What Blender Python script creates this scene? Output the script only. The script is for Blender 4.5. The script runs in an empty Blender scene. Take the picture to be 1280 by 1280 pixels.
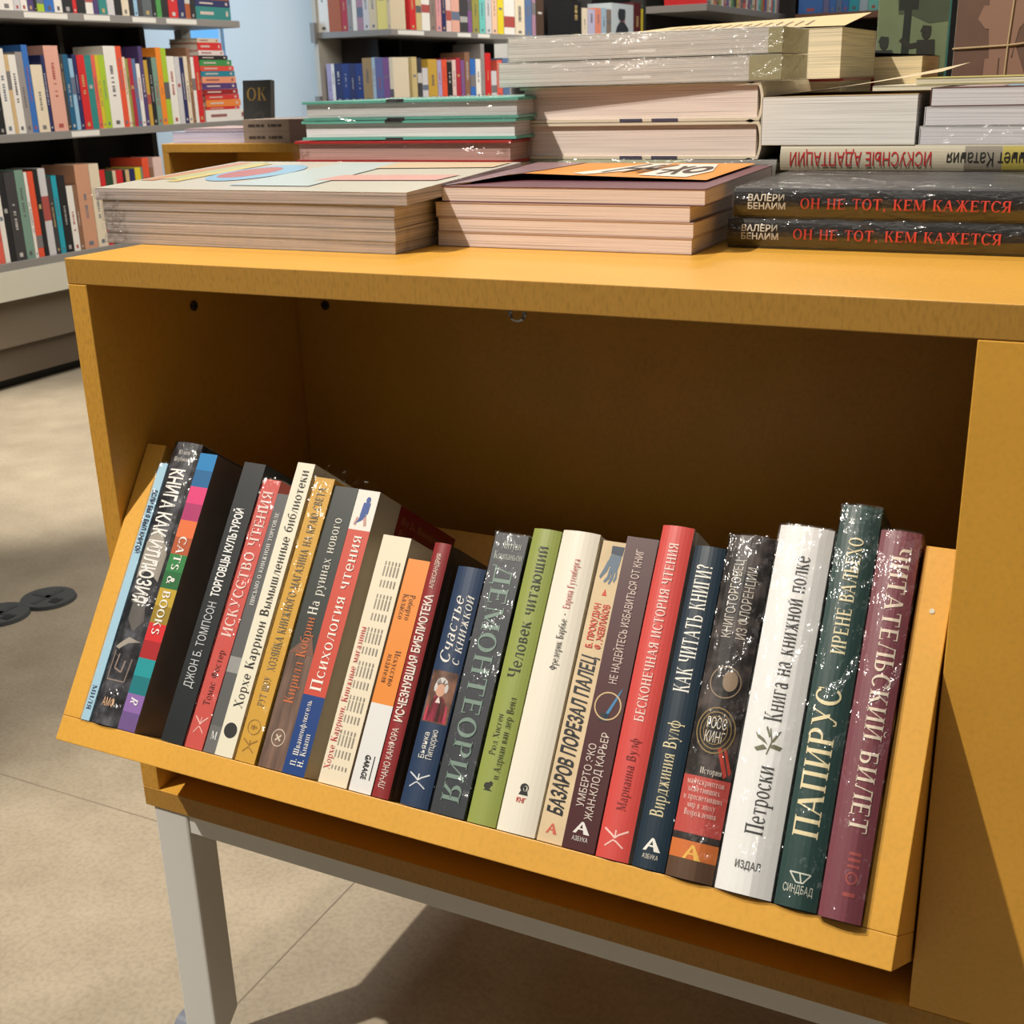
import bpy, bmesh, math, random
from mathutils import Matrix, Vector
random.seed(7)
S = bpy.context.scene
COL = S.collection

# ------------------------------------------------------------------ camera, world, lights, exposure
cam_d = bpy.data.cameras.new('camera'); cam = bpy.data.objects.new('camera', cam_d); COL.objects.link(cam)
cam_d.sensor_fit = 'HORIZONTAL'; cam_d.sensor_width = 36.0; cam_d.lens = 1506.31 / 1280 * 36.0
cam_d.clip_start = 0.05; cam_d.clip_end = 60
_r = (0.89686, 0.44148, -0.02718); _u = (-0.12527, 0.31246, 0.94164); _f = (-0.42421, 0.84111, -0.33553)
cam.matrix_world = Matrix(((_r[0], _u[0], -_f[0], 0.8116), (_r[1], _u[1], -_f[1], -0.7689), (_r[2], _u[2], -_f[2], 0.1315), (0, 0, 0, 1)))
cam_d.dof.use_dof = True; cam_d.dof.focus_distance = 1.02; cam_d.dof.aperture_fstop = 26
S.camera = cam
S.view_settings.view_transform = 'Standard'; S.view_settings.look = 'None'
S.view_settings.gamma = 1; S.view_settings.exposure = 0.0; S.view_settings.use_curve_mapping = False
try:
    S.cycles.use_denoising = True
    S.cycles.max_bounces = 8; S.cycles.diffuse_bounces = 2; S.cycles.transparent_max_bounces = 24
except Exception: pass
W = bpy.data.worlds.new('shop_air'); S.world = W; W.use_nodes = True
W.node_tree.nodes['Background'].inputs[0].default_value = (1.0, 0.96, 0.9, 1)
W.node_tree.nodes['Background'].inputs[1].default_value = 0.055

def aim(o, loc, tgt):
    o.location = loc
    o.rotation_euler = (Vector(tgt) - Vector(loc)).to_track_quat('-Z', 'Y').to_euler()
def spot(name, loc, tgt, power, angle, radius, color, blend=0.5):
    d = bpy.data.lights.new(name, 'SPOT'); d.energy = power; d.spot_size = math.radians(angle); d.spot_blend = blend
    d.shadow_soft_size = radius; d.color = color
    o = bpy.data.objects.new(name, d); COL.objects.link(o); aim(o, loc, tgt); return o
def area(name, loc, tgt, power, sx, sy, color):
    d = bpy.data.lights.new(name, 'AREA'); d.energy = power; d.shape = 'RECTANGLE'; d.size = sx; d.size_y = sy; d.color = color
    o = bpy.data.objects.new(name, d); COL.objects.link(o); aim(o, loc, tgt); return o
WARM = (1.0, 0.92, 0.81)
spot('track_spot_key', (-1.35, -1.75, 3.35), (0.45, 0.15, -0.25), 850, 35, 0.035, WARM, 0.4)
spot('track_spot_rear', (0.1, 1.6, 2.9), (0.3, 0.2, -0.1), 110, 60, 0.04, WARM)
spot('track_spot_floor', (-1.3, 1.2, 2.6), (-1.95, 1.75, -0.87), 680, 30, 0.05, WARM, 0.5)
area('overhead_fill', (0.2, -1.0, 2.9), (0.3, 0.2, -0.2), 30, 3.2, 2.6, (1, 0.95, 0.88))  # added soft fill for front faces, stands in for ambient light
area('bookcase_wash', (-1.0, 2.6, 2.3), (-2.7, 3.0, 0.1), 95, 0.5, 3.0, (1, 0.93, 0.84))
area('far_bookcase_wash', (-0.9, 6.6, 2.4), (-2.7, 6.8, 0.2), 150, 0.6, 4.0, (1, 0.95, 0.88))
area('window_daylight', (-4.5, 4.0, 0.7), (-3.75, 5.4, 0.2), 24, 0.7, 1.2, (0.50, 0.74, 1.0))

# ------------------------------------------------------------------ colours and materials
def lin(c):
    return tuple(((v / 255) / 12.92 if v / 255 <= 0.04045 else ((v / 255 + 0.055) / 1.055) ** 2.4) for v in c) + (1,)
_M = {}
def mat(rgb, rough=0.5, kind='plain', key=None):
    k = (tuple(rgb), rough, kind)
    if k in _M: return _M[k]
    m = bpy.data.materials.new('%s_%d_%d_%d' % ((kind,) + tuple(int(v) for v in rgb))); m.use_nodes = True
    nt = m.node_tree; b = nt.nodes['Principled BSDF']
    b.inputs['Base Color'].default_value = lin(rgb); b.inputs['Roughness'].default_value = rough
    N = nt.nodes.new; Lk = nt.links.new
    def noise(scale, detail=3, stretch=None):
        tc = N('ShaderNodeTexCoord'); n = N('ShaderNodeTexNoise'); n.inputs['Scale'].default_value = scale; n.inputs['Detail'].default_value = detail
        if stretch:
            mp = N('ShaderNodeMapping'); mp.inputs['Scale'].default_value = stretch
            Lk(tc.outputs['Object'], mp.inputs[0]); Lk(mp.outputs[0], n.inputs['Vector'])
        else: Lk(tc.outputs['Object'], n.inputs['Vector'])
        return n
    def ramp(src, stops):
        r = N('ShaderNodeValToRGB'); e = r.color_ramp.elements
        e[0].position, e[0].color = stops[0][0], lin(stops[0][1]); e[1].position, e[1].color = stops[-1][0], lin(stops[-1][1])
        for pz, c in stops[1:-1]:
            x = e.new(pz); x.color = lin(c)
        Lk(src, r.inputs[0]); return r
    def sh(c, f): return tuple(min(255, max(0, v * f)) for v in c)
    if kind == 'wood':
        n = noise(260, 4); n2 = noise(14, 3)
        r = ramp(n.outputs[0], [(0.25, sh(rgb, .96)), (0.5, rgb), (0.75, sh(rgb, 1.02))])
        r2 = ramp(n2.outputs[0], [(0.3, (240, 240, 240)), (0.7, (255, 255, 255))])
        mx = N('ShaderNodeMix'); mx.data_type = 'RGBA'; mx.blend_type = 'MULTIPLY'; mx.inputs[0].default_value = 0.6
        Lk(r.outputs[0], mx.inputs[6]); Lk(r2.outputs[0], mx.inputs[7]); Lk(mx.outputs[2], b.inputs['Base Color'])
    elif kind == 'edge':
        n = noise(420, 4, (1, 1, .35))
        r = ramp(n.outputs[0], [(0.25, sh(rgb, .88)), (0.5, rgb), (0.8, sh(rgb, 1.04))])
        Lk(r.outputs[0], b.inputs['Base Color'])
    elif kind == 'pages':
        n = noise(1.0, 2, (1500, 6, 6))
        r = ramp(n.outputs[0], [(0.3, sh(rgb, .80)), (0.5, rgb), (0.7, sh(rgb, 1.04))])
        Lk(r.outputs[0], b.inputs['Base Color'])
    elif kind == 'magpages':
        n = noise(1.0, 3, (5, 5, 620))
        r = ramp(n.outputs[0], [(0.3, sh(rgb, .72)), (0.48, rgb), (0.7, sh(rgb, 1.10))])
        Lk(r.outputs[0], b.inputs['Base Color'])
    elif kind == 'paper':
        n = noise(30, 3); r = ramp(n.outputs[0], [(0.3, sh(rgb, .94)), (0.7, sh(rgb, 1.03))])
        Lk(r.outputs[0], b.inputs['Base Color'])
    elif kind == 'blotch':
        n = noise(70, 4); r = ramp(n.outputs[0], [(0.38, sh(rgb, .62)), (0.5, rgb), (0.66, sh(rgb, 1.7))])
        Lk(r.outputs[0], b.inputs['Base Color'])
    elif kind == 'bark':
        n = noise(18, 4, (9, 1, 1)); r = ramp(n.outputs[0], [(0.35, sh(rgb, .72)), (0.55, rgb), (0.7, sh(rgb, 1.15))])
        Lk(r.outputs[0], b.inputs['Base Color'])
    elif kind == 'concrete':
        n = noise(1.3, 6); n2 = noise(9, 5); n3 = noise(160, 2)
        r = ramp(n.outputs[0], [(0.32, sh(rgb, .90)), (0.5, rgb), (0.68, sh(rgb, 1.07))])
        r2 = ramp(n2.outputs[0], [(0.3, (226, 224, 221)), (0.7, (255, 255, 255))])
        r3 = ramp(n3.outputs[0], [(0.3, (230, 230, 230)), (0.6, (255, 255, 255))])
        a = N('ShaderNodeMix'); a.data_type = 'RGBA'; a.blend_type = 'MULTIPLY'; a.inputs[0].default_value = .8
        c = N('ShaderNodeMix'); c.data_type = 'RGBA'; c.blend_type = 'MULTIPLY'; c.inputs[0].default_value = .8
        Lk(r.outputs[0], a.inputs[6]); Lk(r2.outputs[0], a.inputs[7]); Lk(a.outputs[2], c.inputs[6]); Lk(r3.outputs[0], c.inputs[7])
        Lk(c.outputs[2], b.inputs['Base Color'])
    elif kind == 'metal':
        b.inputs['Metallic'].default_value = .9
    elif kind == 'emit':
        b.inputs['Emission Color'].default_value = lin(rgb); b.inputs['Emission Strength'].default_value = 1.0
        b.inputs['Base Color'].default_value = (0, 0, 0, 1)
    elif kind == 'photo':
        n = noise(60, 3); r = ramp(n.outputs[0], [(0.35, sh(rgb, .55)), (0.5, rgb), (0.65, sh(rgb, 1.45))])
        Lk(r.outputs[0], b.inputs['Base Color'])
    _M[k] = m
    return m
def film():
    if 'film' in _M: return _M['film']
    m = bpy.data.materials.new('clear_shrink_film'); m.use_nodes = True; nt = m.node_tree; nt.nodes.clear()
    N = nt.nodes.new; L = nt.links.new
    out = N('ShaderNodeOutputMaterial'); mx = N('ShaderNodeMixShader'); tr = N('ShaderNodeBsdfTransparent'); gl = N('ShaderNodeBsdfGlossy')
    gl.inputs['Roughness'].default_value = 0.11; lw = N('ShaderNodeLayerWeight'); lw.inputs[0].default_value = 0.28
    tc = N('ShaderNodeTexCoord'); mp = N('ShaderNodeMapping'); mp.inputs['Scale'].default_value = (1, 1, .45); n = N('ShaderNodeTexNoise'); n.inputs['Scale'].default_value = 150; n.inputs['Detail'].default_value = 3
    n2 = N('ShaderNodeTexNoise'); n2.inputs['Scale'].default_value = 22; n2.inputs['Detail'].default_value = 2; n2.inputs['Distortion'].default_value = 1.5
    ad = N('ShaderNodeMath'); ad.operation = 'MULTIPLY_ADD'; ad.inputs[1].default_value = 3.5
    bp = N('ShaderNodeBump'); bp.inputs['Strength'].default_value = 0.85; bp.inputs['Distance'].default_value = 0.004
    sc = N('ShaderNodeMath'); sc.operation = 'MULTIPLY_ADD'; sc.inputs[1].default_value = 0.34; sc.inputs[2].default_value = 0.035
    L(tc.outputs['Object'], mp.inputs[0]); L(mp.outputs[0], n.inputs['Vector']); L(mp.outputs[0], n2.inputs['Vector'])
    L(n2.outputs[0], ad.inputs[0]); L(n.outputs[0], ad.inputs[2]); L(ad.outputs[0], bp.inputs['Height'])
    L(bp.outputs[0], gl.inputs['Normal'])
    L(lw.outputs['Fresnel'], sc.inputs[0]); L(sc.outputs[0], mx.inputs[0]); L(tr.outputs[0], mx.inputs[1]); L(gl.outputs[0], mx.inputs[2]); L(mx.outputs[0], out.inputs[0])
    _M['film'] = m; return m
YEL = (228, 170, 66)
WOOD = mat(YEL, 0.42, 'wood'); EDGE = mat((178, 132, 52), 0.6, 'edge'); STRIP = mat((206, 152, 56), 0.6, 'edge')  # EDGE and STRIP: wood tone with the dimmer light on front edges painted in
PAGE = mat((232, 226, 214), 0.8, 'pages'); PAGEW = mat((238, 236, 230), 0.8, 'pages'); PAGEC = mat((226, 208, 178), 0.8, 'pages')

# ------------------------------------------------------------------ mesh building
class MB:
    def __init__(s): s.v = []; s.f = []; s.m = []
    def poly(s, pts, mi=0):
        i = len(s.v); s.v += [tuple(q) for q in pts]; s.f.append(tuple(range(i, i + len(pts)))); s.m.append(mi)
    def box(s, x0, x1, y0, y1, z0, z1, mi=0):
        c = [(x0, y0, z0), (x1, y0, z0), (x1, y1, z0), (x0, y1, z0), (x0, y0, z1), (x1, y0, z1), (x1, y1, z1), (x0, y1, z1)]
        i = len(s.v); s.v += c
        for f in ((0, 3, 2, 1), (4, 5, 6, 7), (0, 1, 5, 4), (1, 2, 6, 5), (2, 3, 7, 6), (3, 0, 4, 7)):
            s.f.append(tuple(i + k for k in f)); s.m.append(mi)
    def prism(s, pts, fn, a, b, mi=0):
        n = len(pts); i = len(s.v)
        s.v += [fn(p, a) for p in pts] + [fn(p, b) for p in pts]
        s.f.append(tuple(range(i, i + n))[::-1]); s.m.append(mi); s.f.append(tuple(range(i + n, i + 2 * n))); s.m.append(mi)
        for k in range(n):
            q = (k + 1) % n; s.f.append((i + k, i + q, i + n + q, i + n + k)); s.m.append(mi)
    def tube(s, pts, r, n=8, mi=0):
        rings = []
        for k, p in enumerate(pts):
            p = Vector(p); d = (Vector(pts[min(k + 1, len(pts) - 1)]) - Vector(pts[max(k - 1, 0)])).normalized()
            a = d.orthogonal().normalized(); b = d.cross(a); i = len(s.v); rings.append(i)
            s.v += [tuple(p + r * (math.cos(t) * a + math.sin(t) * b)) for t in [2 * math.pi * j / n for j in range(n)]]
        for A, B in zip(rings, rings[1:]):
            for j in range(n):
                q = (j + 1) % n; s.f.append((A + j, A + q, B + q, B + j)); s.m.append(mi)
        s.f.append(tuple(rings[0] + j for j in range(n))[::-1]); s.m.append(mi); s.f.append(tuple(rings[-1] + j for j in range(n))); s.m.append(mi)
    def cyl(s, c, axis, r, h, n=24, mi=0, r2=None):
        c = Vector(c); ax = Vector(axis).normalized(); a = ax.orthogonal().normalized(); b = ax.cross(a); r2 = r if r2 is None else r2
        i = len(s.v)
        for k, rr in ((0, r), (h, r2)):
            s.v += [tuple(c + ax * k + rr * (math.cos(2 * math.pi * j / n) * a + math.sin(2 * math.pi * j / n) * b)) for j in range(n)]
        for j in range(n):
            q = (j + 1) % n; s.f.append((i + j, i + q, i + n + q, i + n + j)); s.m.append(mi)
        s.f.append(tuple(i + j for j in range(n))[::-1]); s.m.append(mi); s.f.append(tuple(i + n + j for j in range(n))); s.m.append(mi)
def link(name, me, parent=None):
    o = bpy.data.objects.new(name, me); COL.objects.link(o)
    if parent is not None: o.parent = parent
    return o
def obj(name, mb, mats, parent=None, bevel=0, smooth=False):
    me = bpy.data.meshes.new(name); me.from_pydata(mb.v, [], mb.f)
    mats = mats if isinstance(mats, (list, tuple)) else [mats]
    for m in mats: me.materials.append(m)
    me.polygons.foreach_set('material_index', mb.m)
    if smooth: me.polygons.foreach_set('use_smooth', [True] * len(mb.f))
    me.update(); o = link(name, me, parent)
    if bevel:
        b = o.modifiers.new('soft_edges', 'BEVEL'); b.width = bevel; b.segments = 2; b.limit_method = 'ANGLE'
    return o
LABELS = {}
def tag(o, label, cat, group=None, kind=None):
    if label:
        o['label'] = label; LABELS[label] = LABELS.get(label, 0) + 1
    if cat: o['category'] = cat
    if group: o['group'] = group
    if kind: o['kind'] = kind
    return o
def empty(name, M):
    o = bpy.data.objects.new(name, None); COL.objects.link(o); o.empty_display_size = 0.05
    o.matrix_world = M if isinstance(M, Matrix) else Matrix.Translation(M)
    return o
def structure(name, mb, mats, bevel=0, label=None):
    o = obj(name, mb, mats, None, bevel); o['kind'] = 'structure'
    if label: o['label'] = label
    return o

# ------------------------------------------------------------------ lettering: a drawn serif alphabet and the built-in sans
A_, B_ = 0.17, 0.07
def _rect(x0, x1, y0, y1): return [(x0, y0), (x1, y0), (x1, y1), (x0, y1)]
def V(x, y0=0, y1=1, s=3, w=A_):
    o = [_rect(x, x + w, y0, y1)]
    if s & 1: o.append(_rect(x - .075, x + w + .075, y0, y0 + .042))
    if s & 2: o.append(_rect(x - .075, x + w + .075, y1 - .042, y1))
    return o
def Hb(x0, x1, y, w=B_): return [_rect(x0, x1, y - w / 2, y + w / 2)]
def Dg(x0, y0, x1, y1, w): return [[(x0, y0), (x0 + w, y0), (x1 + w, y1), (x1, y1)]]
def Sf(x, y, w=.26): return [_rect(x - w / 2, x + w / 2, y, y + .042)]
def Rg(cx, cy, rx, ry, a0=0, a1=360, th=A_, tn=B_, n=20):
    o = []; st = max(3, int(n * abs(a1 - a0) / 360))
    pt = lambda k, q: (cx + (rx - (th if q else 0)) * math.cos(k), cy + (ry - (tn if q else 0)) * math.sin(k))
    for i in range(st):
        k0, k1 = (math.radians(a0 + (a1 - a0) * j / st) for j in (i, i + 1))
        o.append([pt(k0, 0), pt(k1, 0), pt(k1, 1), pt(k0, 1)])
    return o
def P_(y0, cy, rx=.34):  # stem with an upper bowl
    return V(.08) + Hb(.2, .4, 1 - B_ / 2) + Hb(.2, .4, y0) + Rg(.36, (1 + y0) / 2, rx, (1 - y0) / 2 + B_ / 2, -90, 90)
def I_(w=.62): return V(.08) + V(w) + Dg(.16, .03, w + .02, .97, .06)
def K_(x=.08): return V(x) + Dg(x + .2, .48, x + .52, .98, .06) + Dg(x + .52, 0, x + .24, .55, .17) + Sf(x + .6, 0) + Sf(x + .56, .958)
def foot(x0, x1): return [_rect(x0, x0 + .05, -.17, .05), _rect(x1 - .05, x1, -.17, .05)]
def Sh(): return V(.08) + V(.5) + V(.92) + Hb(.1, 1.05, B_ / 2)
SER = {
 'А': (.88, Dg(.02, 0, .38, 1, .06) + Dg(.62, 0, .34, 1, .18) + Hb(.16, .66, .33) + Sf(.06, 0) + Sf(.72, 0)),
 'Б': (.76, V(.08) + Hb(.1, .62, 1 - B_ / 2) + [_rect(.58, .62, .78, 1)] + Hb(.2, .4, .56) + Hb(.2, .4, B_ / 2) + Rg(.38, .29, .33, .29, -90, 90)),
 'В': (.78, V(.08) + Hb(.2, .4, 1 - B_ / 2) + Hb(.2, .42, .53) + Hb(.2, .42, B_ / 2) + Rg(.37, .765, .29, .26, -90, 90) + Rg(.4, .275, .33, .28, -90, 90)),
 'Г': (.68, V(.08) + Hb(.1, .62, 1 - B_ / 2) + [_rect(.58, .62, .76, 1)]),
 'Д': (.92, Dg(.14, .05, .34, 1, .06) + V(.62, 0, 1, 2) + Hb(.3, .7, 1 - B_ / 2) + Hb(.04, .88, B_ / 2) + foot(.04, .88)),
 'Е': (.74, V(.08) + Hb(.1, .66, 1 - B_ / 2) + Hb(.1, .68, B_ / 2) + Hb(.2, .52, .52) + [_rect(.62, .66, .78, 1), _rect(.64, .68, 0, .22), _rect(.49, .53, .42, .62)]),
 'Ж': (1.16, V(.5) + Dg(.1, 0, .4, .55, .15) + Dg(.92, 0, .62, .55, .15) + Dg(.5, .5, .14, .98, .06) + Dg(.62, .5, .96, .98, .06) + Sf(.16, 0) + Sf(1.0, 0) + Sf(.16, .958) + Sf(1.0, .958)),
 'З': (.68, Rg(.3, .755, .28, .245, -90, 150) + Rg(.3, .27, .33, .27, -150, 90) + Hb(.2, .34, .52)),
 'И': (.88, I_()), 'Й': (.88, I_() + Rg(.44, 1.2, .17, .13, 180, 360, .05, .05)),
 'К': (.82, K_()), 'Л': (.86, Dg(.1, .05, .32, 1, .06) + V(.6) + Hb(.28, .7, 1 - B_ / 2) + Rg(.1, .1, .1, .1, 180, 360, .06, .05)),
 'М': (1.06, V(.82) + [_rect(.1, .155, 0, 1)] + Dg(.46, .04, .1, 1, .17) + Dg(.5, .04, .84, 1, .06) + Sf(.13, 0) + Sf(.1, .958, .2)),
 'Н': (.88, V(.08) + V(.62) + Hb(.2, .66, .52)), 'О': (.86, Rg(.42, .5, .42, .52)),
 'П': (.88, V(.08) + V(.62) + Hb(.1, .75, 1 - B_ / 2)), 'Р': (.74, P_(.47, 0)),
 'С': (.78, Rg(.42, .5, .42, .52, 42, 318) + [_rect(.7, .74, .7, .95)]),
 'Т': (.8, V(.31, 0, 1, 1) + Hb(.03, .76, 1 - B_ / 2) + [_rect(.03, .07, .76, 1), _rect(.72, .76, .76, 1)]),
 'У': (.8, Dg(.38, .3, .08, 1, .17) + Dg(.2, 0, .66, 1, .06) + Sf(.12, .958) + Sf(.7, .958) + Rg(.16, .09, .11, .1, 150, 380, .06, .06)),
 'Ф': (.98, V(.4) + Rg(.485, .53, .46, .33)),
 'Х': (.84, Dg(.6, 0, .06, 1, .17) + Dg(.06, 0, .66, 1, .06) + Sf(.1, 0) + Sf(.7, 0) + Sf(.14, .958) + Sf(.7, .958)),
 'Ц': (.92, V(.08) + V(.62) + Hb(.1, .86, B_ / 2) + [_rect(.81, .86, -.17, .05)]),
 'Ч': (.82, V(.56) + V(.06, .6, 1, 2) + Rg(.37, .62, .31, .24, 180, 290)),
 'Ш': (1.2, Sh()), 'Щ': (1.24, Sh() + Hb(1.0, 1.17, B_ / 2) + [_rect(1.12, 1.17, -.17, .05)]),
 'Ъ': (.88, V(.22) + Hb(.02, .24, 1 - B_ / 2) + Hb(.3, .5, .54) + Hb(.3, .5, B_ / 2) + Rg(.5, .28, .31, .28, -90, 90)),
 'Ы': (1.06, V(.08) + Hb(.2, .36, .54) + Hb(.2, .36, B_ / 2) + Rg(.36, .28, .3, .28, -90, 90) + V(.8)),
 'Ь': (.74, V(.08) + Hb(.2, .4, .54) + Hb(.2, .4, B_ / 2) + Rg(.37, .28, .32, .28, -90, 90)),
 'Э': (.78, Rg(.34, .5, .42, .52, -138, 138) + Hb(.3, .64, .52)),
 'Ю': (1.16, V(.08) + Hb(.2, .4, .52) + Rg(.72, .5, .4, .52)),
 'Я': (.78, V(.52) + Hb(.3, .6, 1 - B_ / 2) + Hb(.3, .6, .48) + Rg(.36, .735, .31, .29, 90, 270) + Dg(.04, 0, .32, .48, .15) + Sf(.12, 0)),
 'S': (.66, Rg(.32, .76, .27, .26, 20, 270) + Rg(.32, .26, .29, .26, -160, 90)), 'R': (.82, P_(.47, 0) + Dg(.52, 0, .26, .5, .17) + Sf(.62, 0)),
 '&': (.9, Rg(.36, .77, .2, .25) + Rg(.32, .28, .3, .3, 60, 330) + Dg(.64, 0, .24, .7, .14) + Dg(.5, .1, .68, .5, .06)),
 '.': (.3, [_rect(.06, .22, 0, .15)]), ',': (.3, [_rect(.08, .22, -.14, .14)]), '-': (.44, Hb(.06, .38, .36, .07)), '•': (.5, Rg(.24, .4, .13, .13, 0, 360, .13, .13)),
 '?': (.62, Rg(.28, .76, .26, .26, -90, 170) + [_rect(.24, .36, .25, .55), _rect(.22, .38, 0, .14)]), '1': (.5, V(.16)), '8': (.6, Rg(.28, .75, .23, .26) + Rg(.28, .26, .27, .27)), '+': (.7, Hb(.08, .6, .4) + [_rect(.31, .37, .14, .66)]), ' ': (.4, []),
}
for a, b in zip('ABCEHKMOPTX', 'АВСЕНКМОРТХ'): SER[a] = SER[b]
def _low():
    k = .68
    for c in 'бвгджзийклмнптфцчшщъыьэюя':
        w, ps = SER[c.upper()]
        SER[c] = (w * .76, [[(x * .76, y * k) for x, y in p] for p in ps])
    bowl = Rg(.3, .34, .29, .36, 0, 360, .12, .05)
    SER['о'] = (.62, bowl); SER['с'] = (.56, Rg(.3, .34, .29, .36, 40, 320, .12, .05)); SER['е'] = (.6, Rg(.3, .34, .29, .36, 0, 320, .12, .05) + Hb(.08, .56, .36))
    SER['а'] = (.6, Rg(.25, .19, .22, .22, 0, 360, .11, .05) + V(.38, 0, .5, 0, .12) + Rg(.28, .48, .22, .22, 0, 150, .12, .05) + [_rect(.5, .58, 0, .05)])
    SER['р'] = (.66, V(.08, -.3, .68, 3, .12) + Rg(.34, .34, .29, .36, -130, 130, .12, .05)); SER['у'] = (.6, [[(x * .76, y * .98 - .3) for x, y in p] for p in SER['У'][1]])
    SER['х'] = (.62, [[(x * .74, y * k) for x, y in p] for p in SER['Х'][1]])
    SER['б'] = (.62, Rg(.3, .32, .29, .33, 0, 360, .12, .05) + Rg(.42, .5, .41, .46, 100, 185, .1, .06) + Hb(.34, .58, .95, .07))
    SER['ф'] = (.82, V(.36, -.3, .98, 1, .12) + Rg(.42, .34, .4, .36, 0, 360, .12, .05))
_low()
def serif_text(t):
    V_, F_ = [], []; x = 0
    for ch in t:
        w, ps = SER.get(ch, SER['о'])
        for p in ps:
            i = len(V_); V_ += [(x + a, b) for a, b in p]; F_.append(tuple(range(i, i + len(p))))
        x += w + .09
    return V_, F_, max(x - .09, .1)
_T = {}
def sans_text(t, bold=0, shear=0):
    k = (t, bold, shear)
    if k in _T: return _T[k]
    cu = bpy.data.curves.new('lettering', 'FONT'); cu.body = t; cu.size = 1; cu.offset = bold; cu.shear = shear; cu.resolution_u = 3; cu.fill_mode = 'FRONT'
    o = bpy.data.objects.new('lettering', cu); COL.objects.link(o); bpy.context.view_layer.update()
    ev = o.evaluated_get(bpy.context.evaluated_depsgraph_get()); me = ev.to_mesh()
    V_ = [(v.co.x, v.co.y) for v in me.vertices]; F_ = [tuple(p.vertices) for p in me.polygons]; ev.to_mesh_clear()
    bpy.data.objects.remove(o); bpy.data.curves.remove(cu)
    x0 = min(v[0] for v in V_); x1 = max(v[0] for v in V_)
    _T[k] = ([((x - x0), y / .72) for x, y in V_], F_, x1 - x0)
    return _T[k]
def glyphs(t, style):
    if style == 'serif': return serif_text(t)
    if style == 'italic':
        v, f, w = serif_text(t); return [(x + .25 * y, y) for x, y in v], f, w + .2
    if style == 'bold': return sans_text(t, .022)
    if style == 'boldit': return sans_text(t, .022, .22)
    return sans_text(t, 0)
def flat_mesh(name, polys, fn, m, parent, cuts=None):
    """polys: list of 2D polygons; fn maps 2D to 3D; one mesh."""
    bm = bmesh.new()
    for k, p in enumerate(polys):
        try: bm.faces.new([bm.verts.new((q[0], q[1], k * 4e-6 + 1)) for q in p])
        except ValueError: pass
    for axis, vals in (cuts or ()):
        for c in vals:
            co = (c, 0, 0) if axis == 0 else (0, c, 0); no = (1, 0, 0) if axis == 0 else (0, 1, 0)
            bmesh.ops.bisect_plane(bm, geom=bm.verts[:] + bm.edges[:] + bm.faces[:], plane_co=co, plane_no=no)
    for v in bm.verts:
        sg = min(v.co.z - 1, 3e-4); v.co = Vector(fn((v.co.x, v.co.y))) - Vector((0, sg, 0))
    bmesh.ops.recalc_face_normals(bm, faces=bm.faces[:])
    me = bpy.data.meshes.new(name); bm.to_mesh(me); bm.free(); me.materials.append(m)
    return link(name, me, parent)

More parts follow.
